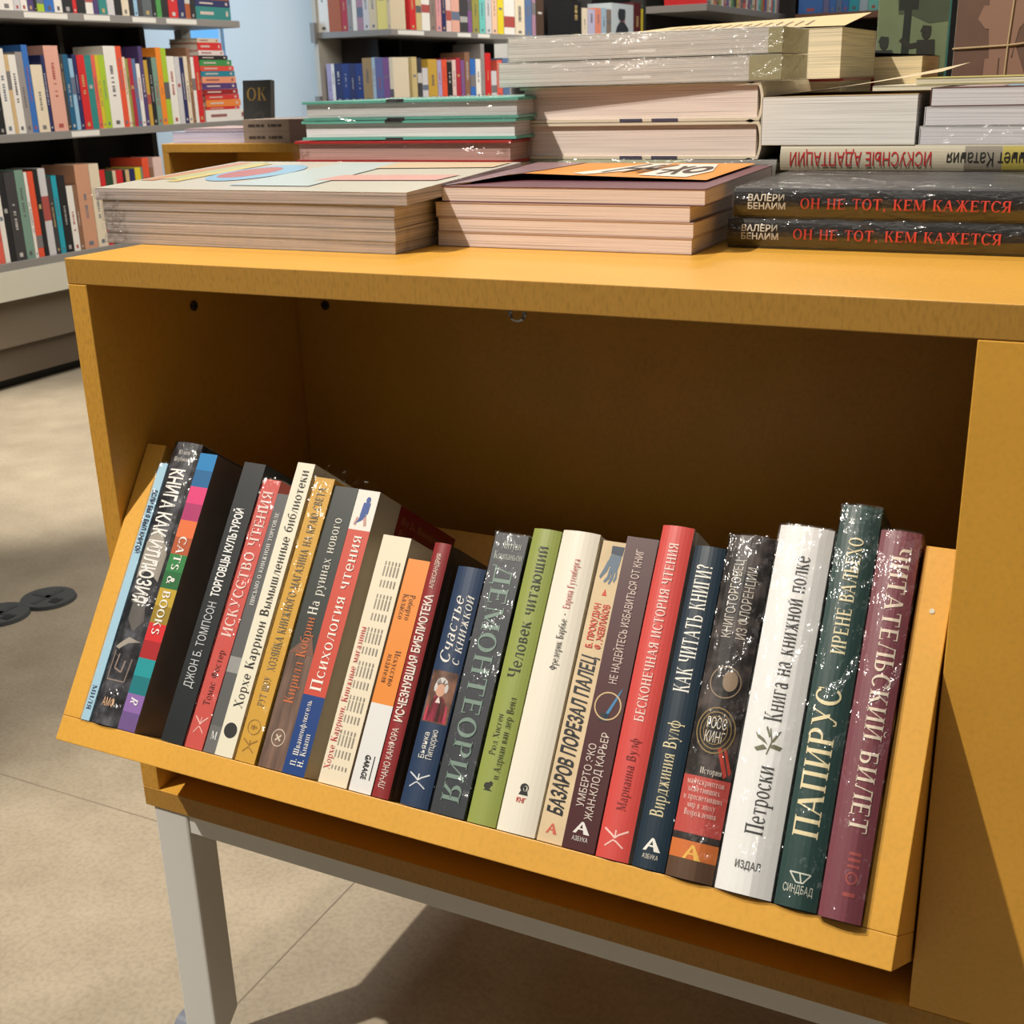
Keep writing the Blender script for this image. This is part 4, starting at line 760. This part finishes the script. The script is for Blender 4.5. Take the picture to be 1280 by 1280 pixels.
def shelf_book(face, a, b, h, col, X, z, depth=.17, rnd=None):
    """Spine strip from a to b along the shelf; face 'x' looks along +x, 'y' along -y."""
    w = b - a - .0008; c = PAL[col]; dark = sum(c) < 330
    con = random.choice([(200, 196, 190), (190, 164, 110), (170, 168, 166)] if dark else [(96, 92, 96), (170, 80, 74), (120, 116, 116), (104, 114, 134)])
    D = depth * random.uniform(.85, 1.0)
    M = Matrix.Translation((X, a + .0004, z)) @ Matrix.Rotation(math.radians(90), 4, 'Z') if face == 'x' else Matrix.Translation((a + .0004, X, z))
    t = .002; mb = MB()
    mb.box(0, w, 0, t, 0, h); mb.box(0, t, t, D, 0, h); mb.box(w - t, w, t, D, 0, h)
    r = obj('book', mb, mat(c, .5)); r.matrix_world = M
    pb = MB(); pb.box(t, w - t, t, D - .004, .003, h - .003); obj('page_block', pb, PG, r)
    k = MB(); s = random.random(); y = -.0006
    if s < .62:
        z0 = h * random.uniform(.3, .5); z1 = z0 + h * random.uniform(.25, .42); q = w * random.uniform(.08, .15); n = max(6, int((z1 - z0) / .008)); st = (z1 - z0) / n
        for i in range(n):
            if random.random() < .86: k.box(w / 2 - q, w / 2 + q, y, 0, z0 + st * i, z0 + st * (i + random.uniform(.45, .8)))
        nm = 'spine_print'
    elif s < .85:
        z0 = h * random.uniform(.1, .6); k.box(0, w, y, 0, z0, z0 + h * random.uniform(.12, .3)); nm = 'spine_band'
    else:
        k.box(w * .25, w * .75, y, 0, h * .55, h * .6); nm = 'spine_print'
    obj(nm, k, mat(con, .5), r)
    if s < .62:
        k = MB(); k.box(w * .34, w * .66, y, 0, h * .04, h * .04 + min(w * .4, .014)); obj('press_mark', k, mat(con, .5), r)
    return r
def ordn(i): return ['first', 'second', 'third', 'fourth', 'fifth', 'sixth', 'seventh', 'eighth', 'ninth', 'tenth', '11th', '12th', '13th', '14th', '15th', '16th', '17th', '18th', '19th', '20th'][i] if i < 20 else '%d%s' % (i + 1, {1: 'st', 2: 'nd', 3: 'rd'}.get((i + 1) % 10, 'th'))
def row(face, items, X, z, where, depth=.17):
    n = len(items)
    for i, (a, b, h, col) in enumerate(items):
        r = shelf_book(face, a, b, h, col, X, z + .0004, depth)
        nb = [items[j][3] for j in (i - 1, i + 1) if 0 <= j < n]
        pos = ordn(i) + ' from the left' if i < n / 2 else (ordn(n - 1 - i) + ' from the right' if i < n - 1 else 'rightmost')
        lab = '%s book, %s, %s' % ('portrait-faced white' if col == 'portrait' else col, pos, where)
        tag(r, lab, 'book', 'books on the ' + where)
        if col == 'portrait':
            p = MB(); w = b - a
            flat_mesh('cover_portrait', [circ(w * .45, h * .66, w * .17, h * .15), [(w * .12, .004), (w * .86, .004), (w * .74, h * .34), (w * .55, h * .5), (w * .36, h * .5), (w * .22, h * .34)], [(w * .26, h * .7), (w * .64, h * .74), (w * .6, h * .86), (w * .32, h * .86)]], lambda q: (q[0], -.001, q[1]), mat((54, 58, 64), .5), r)
MID =[ (2.3165, 2.3454, 0.203, 'maroon'), (2.3454, 2.3746, 0.185, 'black'), (2.3756, 2.4142, 0.278, 'white'), (2.4142, 2.4317, 0.259, 'tan'), (2.4317, 2.4645, 0.259, 'white'), (2.4645, 2.4952, 0.268, 'grey'), (2.4952, 2.522, 0.291, 'blue'), (2.5236, 2.5762, 0.226, 'cream'), (2.5762, 2.5932, 0.258, 'navy'), (2.5948, 2.6625, 0.29, 'pink'), (2.6625, 2.679, 0.262, 'charcoal'), (2.679, 2.7051, 0.261, 'teal blue'), (2.7051, 2.7247, 0.247, 'light blue'), (2.7247, 2.745, 0.261, 'navy'), (2.7462, 2.7844, 0.26, 'red'), (2.7844, 2.8179, 0.259, 'teal'), (2.8179, 2.8372, 0.26, 'coral'), (2.8372, 2.856, 0.26, 'olive yellow'), (2.856, 2.8857, 0.26, 'lime green'), (2.8857, 2.9491, 0.292, 'white'), (2.9491, 2.9797, 0.292, 'orange red'), (2.9783, 2.9941, 0.254, 'cream'), (2.9941, 3.0079, 0.248, 'olive'), (3.0079, 3.0287, 0.25, 'crimson'), (3.0287, 3.0498, 0.248, 'steel blue'), (3.0498, 3.0702, 0.23, 'white'), (3.0716, 3.093, 0.293, 'purple'), (3.093, 3.1138, 0.243, 'mustard'), (3.1138, 3.139, 0.255, 'black'), (3.139, 3.1682, 0.253, 'sage'), (3.1682, 3.1977, 0.29, 'orange'), (3.1977, 3.2275, 0.288, 'lime green'), (3.2275, 3.2712, 0.258, 'white'), (3.2727, 3.3017, 0.256, 'pale grey'), (3.3017, 3.3264, 0.254, 'navy'), (3.3264, 3.3497, 0.258, 'cream'), (3.3497, 3.3692, 0.292, 'brown'), (3.3692, 3.3889, 0.256, 'white'), (3.3889, 3.4223, 0.259, 'red') ]
TOP =[ (2.388, 2.4306, 0.133, 'white'), (2.4306, 2.4925, 0.147, 'white'), (2.4934, 2.522, 0.147, 'pale grey'), (2.523, 2.5529, 0.152, 'white'), (2.5529, 2.5821, 0.143, 'purple'), (2.5832, 2.5959, 0.159, 'black'), (2.5959, 2.6293, 0.153, 'lime green'), (2.6303, 2.6762, 0.152, 'blue'), (2.6762, 2.7134, 0.162, 'white'), (2.7134, 2.7646, 0.15, 'black'), (2.7646, 2.7838, 0.16, 'red'), (2.7849, 2.827, 0.158, 'black'), (2.8281, 2.8646, 0.165, 'white'), (2.8646, 2.8931, 0.159, 'purple'), (2.8943, 2.9364, 0.173, 'teal'), (2.9376, 2.9745, 0.171, 'pale grey'), (2.9757, 3.0131, 0.17, 'black'), (3.0143, 3.0523, 0.18, 'cream'), (3.0525, 3.0783, 0.179, 'black'), (3.0796, 3.1002, 0.172, 'light blue'), (3.1015, 3.1243, 0.186, 'charcoal'), (3.1257, 3.1802, 0.18, 'slate'), (3.1816, 3.2036, 0.174, 'black'), (3.2051, 3.2337, 0.189, 'green'), (3.2352, 3.2736, 0.186, 'black'), (3.2751, 3.3311, 0.185, 'red'), (3.3326, 3.3739, 0.183, 'navy'), (3.3739, 3.4043, 0.181, 'rust'), (3.4059, 3.4335, 0.187, 'black') ]
LOW =[ (2.2146, 2.2544, 0.197, 'white'), (2.2544, 2.2804, 0.141, 'coral'), (2.2816, 2.3037, 0.262, 'white'), (2.3049, 2.3302, 0.304, 'black'), (2.3314, 2.378, 0.303, 'charcoal'), (2.3792, 2.4175, 0.307, 'sage'), (2.4188, 2.4329, 0.298, 'white'), (2.4341, 2.4608, 0.299, 'orange red'), (2.462, 2.4826, 0.304, 'black'), (2.4839, 2.5174, 0.306, 'pale grey'), (2.5187, 2.5398, 0.275, 'charcoal'), (2.541, 2.5655, 0.277, 'cyan'), (2.5668, 2.6047, 0.275, 'black'), (2.606, 2.6378, 0.235, 'white'), (2.6391, 2.6578, 0.237, 'brown'), (2.6592, 2.7292, 0.307, 'pink wood'), (2.7305, 2.7813, 0.305, 'cream'), (2.7827, 2.8095, 0.279, 'red'), (2.8109, 2.8487, 0.274, 'dark green'), (2.8502, 2.8668, 0.272, 'beige'), (2.8682, 2.9032, 0.272, 'red'), (2.9046, 2.9179, 0.27, 'black'), (2.9193, 2.94, 0.271, 'tan'), (2.9415, 2.9699, 0.272, 'navy'), (2.9714, 3.0039, 0.275, 'yellow'), (3.0054, 3.0153, 0.276, 'sage'), (3.0168, 3.0536, 0.309, 'orange red'), (3.0552, 3.0769, 0.269, 'brown'), (3.0784, 3.1319, 0.307, 'pale pink') ]
EUP =[ (-3.1711, -3.103, 0.305, 'white'), (-3.103, -3.0241, 0.31, 'rust'), (-3.0216, -2.9837, 0.287, 'crimson'), (-2.9837, -2.9548, 0.285, 'grey'), (-2.9523, -2.926, 0.293, 'white'), (-2.9235, -2.8861, 0.263, 'mauve'), (-2.8861, -2.8489, 0.27, 'pale grey'), (-2.8489, -2.802, 0.277, 'beige'), (-2.7996, -2.7395, 0.253, 'pale yellow'), (-2.739, -2.718, 0.24, 'beige') ]
ELO =[ (-3.1407, -3.1107, 0.203, 'lilac'), (-3.1107, -3.0912, 0.202, 'white'), (-3.0912, -3.0433, 0.203, 'navy'), (-3.0433, -2.9983, 0.201, 'dark blue'), (-2.9983, -2.956, 0.2, 'navy'), (-2.956, -2.9115, 0.199, 'dark blue'), (-2.9115, -2.8521, 0.225, 'kraft and black'), (-2.8521, -2.832, 0.226, 'pale blue'), (-2.832, -2.7832, 0.224, 'purple blue'), (-2.7832, -2.745, 0.223, 'violet'), (-2.745, -2.722, 0.223, 'cream') ]
SUP =[ (5.0487, 5.1955, 0.24, 'beige'), (5.1997, 5.2627, 0.236, 'red'), (5.2669, 5.3224, 0.23, 'sand'), (5.3267, 5.4137, 0.243, 'white'), (5.4181, 5.4802, 0.237, 'taupe'), (5.4847, 5.5433, 0.231, 'rose'), (5.5479, 5.5936, 0.244, 'navy'), (5.5982, 5.6539, 0.226, 'pale pink'), (5.6586, 5.7533, 0.24, 'pink'), (5.758, 5.8501, 0.235, 'charcoal'), (5.855, 5.9044, 0.228, 'violet'), (5.9094, 5.9948, 0.231, 'olive'), (5.9998, 6.0716, 0.246, 'aqua'), (6.0767, 6.155, 0.239, 'pale grey'), (6.1603, 6.2294, 0.232, 'peach'), (6.2348, 6.3161, 0.247, 'yellow'), (6.3215, 6.4691, 0.241, 'white'), (6.4747, 6.6129, 0.248, 'cream'), (6.6187, 6.7163, 0.242, 'steel blue'), (6.7223, 6.7765, 0.246, 'mauve'), (6.7826, 6.8993, 0.239, 'dark brown') ]
SLO =[ (5.0015, 5.1881, 0.225, 'cream'), (5.1924, 5.2459, 0.226, 'sand'), (5.2503, 5.298, 0.221, 'charcoal'), (5.3024, 5.3619, 0.17, 'pale grey'), (5.3664, 5.4677, 0.215, 'mustard'), (5.4723, 5.5182, 0.211, 'lilac'), (5.5228, 5.5787, 0.214, 'orange red'), (5.5834, 5.6377, 0.201, 'black'), (5.6425, 5.6855, 0.212, 'pale pink'), (5.6903, 5.7412, 0.223, 'crimson'), (5.7461, 5.7903, 0.212, 'violet'), (5.7952, 5.8549, 0.254, 'brown'), (5.8599, 5.9256, 0.218, 'blue'), (5.9307, 5.9924, 0.218, 'white'), (5.9976, 6.0445, 0.302, 'grey'), (6.0497, 6.1237, 0.252, 'red'), (6.1291, 6.1991, 0.151, 'pale grey'), (6.2045, 6.2785, 0.213, 'coral'), (6.284, 6.3762, 0.225, 'steel blue') ]
B3 =[ (7.3368, 7.5235, 0.231, 'black'), (7.533, 7.6292, 0.194, 'cream'), (7.639, 7.7671, 0.19, 'lavender'), (7.7771, 7.8781, 0.203, 'salmon'), (7.8883, 7.9812, 0.207, 'pale blue'), (7.9916, 8.0757, 0.201, 'taupe'), (8.0863, 8.5289, 0.248, 'portrait'), (8.5404, 8.6927, 0.269, 'maroon'), (8.7046, 8.8432, 0.228, 'olive yellow'), (8.8554, 9.0292, 0.263, 'dark green'), (9.0418, 9.2214, 0.274, 'cream'), (9.2345, 9.4203, 0.278, 'white'), (9.4338, 9.626, 0.244, 'pink'), (9.6399, 9.7671, 0.271, 'maroon'), (9.7814, 9.9116, 0.276, 'crimson'), (9.9262, 10.265, 0.231, 'beige') ] 
def case(name, label, y0, y1, x_front, depth, shelves, z_low, z_high, back_to=None, uprights=(), toe=True):
    r = empty(name, (x_front - depth / 2, (y0 + y1) / 2, FLOOR_Z)); tag(r, label, 'bookcase'); o = Vector(r.location)
    def bx(nm, x0, x1, ya, yb, za, zb, m, par=None, bev=0):
        b = MB(); b.box(x0 - o.x, x1 - o.x, ya - o.y, yb - o.y, za - o.z, zb - o.z); return obj(nm, b, m, par or r, bev)
    xb = x_front - depth
    bx('back_panel', xb - .012, xb, y0, back_to or y1, z_low, z_high, BLK)
    for z in shelves: bx('shelf', xb, x_front, y0, y1, z - .027, z, SHELF, None, .001)
    for u in uprights:
        zz = [z_low] + sorted(shelves) + [z_high]
        for za, zb in zip(sorted(shelves), sorted(shelves)[1:] + [z_high]): bx('upright', xb, xb + .11, u - .012, u + .012, za, zb - .027 if zb != z_high else zb, mat((58, 55, 52), .6))
    return r, bx
c1, bx1 = case('bookcase', 'long dark bookcase with grey shelves at the left wall', 1.2, 3.70, -2.677, .30, [-.418, .01, .411], -.45, .85, 3.44, (2.46, 2.86, 3.30))
bx1('plinth_board', -2.69, -2.668, 1.2, 3.70, -.545, -.4452, PALEBOARD)
bx1('base_panel', -2.74, -2.715, 1.2, 3.70, -.715, -.5452, mat((112, 100, 84), .6))
bx1('base_panel', -2.76, -2.735, 1.2, 3.70, -.83, -.7152, mat((90, 78, 64), .6))
bx1('toe_kick', -2.80, -2.78, 1.2, 3.70, FLOOR_Z + .0005, -.8302, BLK)
bx1('end_post', -2.99, -2.95, 3.64, 3.70, -.3905, .3838, mat((176, 176, 172), .5))
for a, b_ in ((2.52, 2.72), (2.80, 2.93), (3.05, 3.18), (3.24, 3.42)): bx1('shelf_label', -2.6772, -2.6764, a, b_, .389, .407, mat((226, 224, 216), .5))
for a, b_ in ((2.66, 2.80),): bx1('shelf_label', -2.6772, -2.6764, a, b_, -.0125, .0065, mat((226, 224, 216), .5))
XS = -2.689
row('x', TOP, XS, .411, 'top shelf of the long bookcase')
row('x', MID, XS, .01, 'middle shelf of the long bookcase')
row('x', LOW, XS, -.418, 'lowest shelf of the long bookcase')
def flat_bg(y0, y1, z, th, col, label, group, X=XS, D=.15):
    c = PAL.get(col, col); mb = MB(); w = y1 - y0; t = .0018
    mb.box(0, w, 0, t, 0, th); mb.box(0, w, t, D, 0, t); mb.box(0, w, t, D, th - t, th)
    r = obj('book', mb, mat(c, .45)); r.matrix_world = Matrix.Translation((X, y0, z)) @ Matrix.Rotation(math.radians(90), 4, 'Z')
    pb = MB(); pb.box(.002, w - .002, t, D - .003, t, th - t); obj('page_block', pb, PG, r)
    for nm, u0, u1, v0, v1 in (('spine_print', .12, .5, .38, .62), ('press_mark', .86, .92, .3, .7)):
        k = MB(); k.box(w * u0, w * u1, -.0005, 0, th * v0, th * v1); obj(nm, k, mat((206, 190, 180) if sum(c) < 480 else (150, 96, 90), .5), r)
    tag(r, label, 'book', group); return r
z = .0106; g = 'books lying in the pile at the right end of the middle shelf'
for i, (x0, x1, th, c, n) in enumerate([(690, 1065, .047, (232, 228, 222), 'thick white book, lowest'), (700, 1000, .012, (206, 52, 46), 'thin red book, second from the bottom'), (702, 1015, .028, (232, 134, 60), 'orange book, third from the bottom'), (700, 1005, .02, (208, 56, 50), 'red white-ended book, fourth from the bottom'), (690, 1000, .022, (150, 34, 34), 'dark red book, fifth from the bottom'), (690, 995, .024, (84, 60, 116), 'purple book, sixth from the bottom'), (690, 992, .026, (232, 150, 116), 'salmon book, seventh from the bottom'), (688, 985, .022, (36, 130, 150), 'teal blue book, seventh from the top'), (684, 982, .02, (222, 78, 62), 'coral book, sixth from the top'), (686, 966, .024, (66, 144, 78), 'green book, fifth from the top'), (684, 935, .017, (40, 36, 38), 'black book, fourth from the top'), (684, 906, .02, (226, 210, 206), 'white-and-pink book, third from the top'), (684, 890, .03, (212, 48, 44), 'red book, second from the top'), (684, 872, .017, (214, 196, 172), 'cream book, topmost')]):
    flat_bg(3.4260 + (x0 - 684) / 6.4 * .0056, 3.4260 + (x1 - 684) / 6.4 * .0056 * .84, z, th - .0006, c, n + ' in the pile on the middle shelf', g); z += th
z = .4116; g = 'books lying at the right end of the top shelf'
for th, c, n in ((.05, PAL['teal'], 'teal book, lowest'), (.026, PAL['navy'], 'navy book, middle one'), (.06, (150, 84, 56), 'thick brown book, topmost')):
    flat_bg(3.438, 3.66, z, th - .0006, c, n + ' lying at the right end of the top shelf', g); z += th
# second bookcase along the same wall, with a shelf end that faces the table
c2 = empty('bookcase', (-2.95, 6.0, FLOOR_Z)); tag(c2, 'grey-shelved bookcase beyond the pale pier, with end shelves facing the table', 'bookcase')
o2 = Vector(c2.location)
def bx2(nm, x0, x1, ya, yb, za, zb, m, bev=0):
    b = MB(); b.box(x0 - o2.x, x1 - o2.x, ya - o2.y, yb - o2.y, za - o2.z, zb - o2.z); return obj(nm, b, m, c2, bev)
for z in (.05, .411): bx2('shelf', -3.17, -2.71, 4.985, 7.05, z - .03, z, SHELF, .001)
bx2('back_panel', -3.18, -3.165, 5.30, 7.05, FLOOR_Z, .95, BLK); bx2('core_panel', -3.16, -2.93, 5.19, 5.205, FLOOR_Z, .0198, BLK)
for za, zb in ((.0502, .3808), (.4112, .95)):
    bx2('core_panel', -3.16, -2.93, 5.19, 5.205, za, zb, mat((54, 50, 48), .6))
    for u in (5.62, 6.3): bx2('upright', -3.164, -3.05, u, u + .02, za, zb, mat((58, 55, 52), .6))
bx2('base', -3.16, -2.75, 5.03, 7.05, FLOOR_Z + .0005, .0195, BLK)
bx2('side_panel', -3.2, -3.175, 4.99, 5.29, FLOOR_Z + .0005, .95, mat((196, 190, 176), .6))
bx2('shelf_bracket', -3.2, -3.172, 4.96, 4.989, .36, .46, SHELF); bx2('shelf_bracket', -3.2, -3.172, 4.96, 4.989, .02, .09, SHELF)
for a, b_ in ((5.05, 5.32), (5.7, 5.86), (5.95, 6.1)): bx2('shelf_label', -2.7102, -2.7094, a, b_, .386, .406, mat((226, 224, 216), .5))
row('y', EUP, 5.0, .411, 'upper end shelf beyond the pier', .16)
row('y', ELO, 5.0, .05, 'lower end shelf beyond the pier', .16)
row('x', [q for q in SUP if q[0] > 5.1] , -2.722, .411, 'upper long shelf of the bookcase beyond the pier', .19)
row('x', [q for q in SLO if q[0] > 5.1], -2.722, .05, 'lower long shelf of the bookcase beyond the pier', .19)
flat_mesh('dummy', [], lambda q: (0, 0, 0), BLK, None) if False else None
# third bookcase, far along the wall
c3, bx3 = case('bookcase', 'farthest dark bookcase along the left wall, holding the portrait-faced book', 7.30, 10.5, -2.70, .30, [.05, .411], FLOOR_Z + .0005, 1.1, None, (8.1, 9.2))
row('x', B3, -2.722, .411, 'shelf of the farthest bookcase', .2)
# free-standing shelf unit behind the tall stack, and the children's shelf beside it
c4, bx4 = case('bookcase', 'black free-standing shelf unit seen behind the tall centre stack', 4.30, 5.56, -.80, .26, [.02, .411], FLOOR_Z + .0005, .95)
names4 = ['red', 'teal', 'cream', 'orange', 'navy', 'lime green', 'white', 'crimson', 'blue', 'beige', 'green', 'black', 'yellow', 'rose', 'slate', 'coral', 'white', 'violet', 'sage', 'cream', 'rust', 'pale grey', 'aqua', 'olive', 'red', 'blue', 'tan', 'white', 'orange red', 'cyan', 'cream', 'mauve']
items = []; y = 4.33
for i, n in enumerate(names4):
    w = .026 + .016 * ((i * 5) % 4) / 3
    if y + w > 5.54: break
    items.append((y, y + w, .19 + .012 * ((i * 7) % 5), n)); y += w + .002
row('x', items, -.812, .411, 'black unit behind the tall stack', .2)
c5 = empty('bookcase', (-.52, 5.75, FLOOR_Z)); tag(c5, "dark unit of bright children's books left of the green picture pack", 'bookcase'); o5 = Vector(c5.location)
def bx5(nm, x0, x1, ya, yb, za, zb, m):
    b = MB(); b.box(x0 - o5.x, x1 - o5.x, ya - o5.y, yb - o5.y, za - o5.z, zb - o5.z); return obj(nm, b, m, c5)
for z in (.05, .411): bx5('shelf', -.765, -.20, 5.62, 5.88, z - .03, z, mat((120, 82, 58), .5))
bx5('back_panel', -.765, -.20, 5.881, 5.90, FLOOR_Z + .0005, .95, BLK); bx5('side_panel', -.785, -.766, 5.62, 5.90, FLOOR_Z + .0005, .95, BLK); bx5('side_panel', -.199, -.18, 5.62, 5.90, FLOOR_Z + .0005, .95, BLK)
items = []; x = -.755
for i, (w, n) in enumerate([(.12, 'blue'), (.03, 'purple blue'), (.03, 'blue'), (.03, 'steel blue'), (.03, 'blue'), (.05, 'cyan'), (.04, 'pale blue'), (.05, 'aqua'), (.03, 'white'), (.03, 'lilac'), (.09, 'orange red')]):
    items.append((x, x + w, .25, n)); x += w + .001
row('y', items, 5.635, .411, "shelf of bright children's books", .19)
row('y', [(-.40, -.34, .24, 'violet'), (-.338, -.27, .25, 'purple blue')], 5.635, .05, "lower shelf of the children's unit", .19)

# ------------------------------------------------------------------ small second yellow table in front of the bookcase
t2 = empty('display_table', (-1.2, 1.95, FLOOR_Z)); tag(t2, 'second yellow MDF display table, half hidden behind the magazines', 'table'); ot = Vector(t2.location)
def bxt(nm, x0, x1, ya, yb, za, zb, m, bev=.0008):
    b = MB(); b.box(x0 - ot.x, x1 - ot.x, ya - ot.y, yb - ot.y, za - ot.z, zb - ot.z); return obj(nm, b, m, t2, bev)
bxt('top_board', -1.56, -.70, 1.88, 2.5, -.022, 0, EDGE); bxt('side_panel', -1.56, -1.539, 1.88, 2.5, -.523, -.0222, EDGE)
bxt('side_panel', -.721, -.70, 1.88, 2.5, -.523, -.0222, EDGE); bxt('bottom_board', -1.56, -.70, 1.88, 2.5, -.545, -.5232, EDGE); bxt('back_panel', -1.5388, -.7212, 2.17, 2.18, -.523, -.0222, WOOD)
for lx in (-1.55, -.753):
    for ly in (1.882, 2.45): bxt('leg', lx, lx + .043, ly, ly + .038, FLOOR_Z + .0005, -.5452, STEEL)
def t2book(x0, x1, y, z, th, D, c, label, o='F', **k): return fb(o, x1 if o in 'FR' else x0, y, z, th, x1 - x0 if o in 'FB' else D, D if o in 'FB' else x1 - x0, 'paper', c, label, 'books lying on the second yellow table', **k)
t2book(-1.535, -1.292, 2.10, .0003, .029, .2, (150, 150, 176), 'lavender-paged book lying on the second yellow table', 'B', pages=mat((196, 196, 226), .8, 'pages'))
t2book(-1.50, -1.30, 2.10, .0297, .008, .19, (150, 130, 128), 'thin mauve book lying on the lavender-paged book', 'B', pages=mat((176, 160, 164), .8, 'pages'))
for z, n in ((.0003, 'lower'), (.0297, 'upper')):
    t2book(-1.289, -1.06, 1.895, z, .029, .17, (166, 148, 134), n + ' of two taupe books with faint lettering on the second yellow table', 'F', bands=[(0, .36, (134, 110, 102))],
           texts=[('', 'down', .5, .4, .5, .01, (96, 84, 76), 'sans')] if False else (), marks=[('spine_print', [[(.35, a), (.6, a), (.6, a + b_), (.35, a + b_)] for a, b_ in ((.46, .06), (.53, .08), (.62, .03), (.70, .05), (.76, .06), (.83, .1))], (84, 74, 68))])
ok = empty('book', Matrix.Translation((-1.36, 2.10, .0006)) @ Matrix.Rotation(math.radians(-7), 4, 'X')); tag(ok, 'dark book with gold OK lettering standing on the second yellow table', 'book')
b = MB(); b.box(-.092, .004, 0, .018, 0, .158); obj('cover', b, mat((62, 64, 62), .45, 'paper'), ok)
Vt, Ft, L = glyphs('OK', 'serif')
flat_mesh('cover_lettering', [[(-.078 + Vt[i][0] / L * .068, .104 + Vt[i][1] * .034) for i in f] for f in Ft], lambda q: (q[0], -.0005, q[1]), mat((150, 126, 72), .4), ok)
flat_mesh('cover_drawing', stroke([(-.07, .02), (-.05, .06), (-.03, .075), (-.012, .045)], .0012) + ring(-.04, .045, .022, .028, .93), lambda q: (q[0], -.0005, q[1]), mat((84, 84, 78), .4), ok)

# ------------------------------------------------------------------ floor box cover
fc = empty('floor_box_cover', (-1.135, .832, FLOOR_Z)); tag(fc, 'dark grey two-lobed floor socket cover set in the concrete floor', 'floor socket')
GR = mat((70, 74, 76), .6)
for k, (dx, dy) in enumerate(((-.014, -.052), (.014, .048))):
    b = MB(); b.cyl((dx, dy, .0005 + .0002 * k), (0, 0, 1), .058, .007, 40, r2=.055); ld = obj('lid', b, GR, fc)
    x = MB(); x.box(dx - .04, dx + .04, dy - .006, dy + .006, .0072, .0085); x.box(dx - .006, dx + .006, dy - .04, dy + .04, .0072, .0085); obj('raised_cross', x, mat((60, 64, 66), .6), ld)
    s = MB(); s.box(dx + .022, dx + .042, dy - .02, dy + .0, .0072, .0088); obj('finger_slot', s, mat((30, 32, 34), .7), ld)
# saw-cut joints in the concrete
b = MB()
for y in (.34,): b.box(-3, 1.2, y, y + .002, FLOOR_Z, FLOOR_Z + .0004)
for x in (.0,): b.box(x, x + .002, -1.0, 3.5, FLOOR_Z, FLOOR_Z + .0004)
structure('trim_1', b, mat((140, 128, 112), .7))
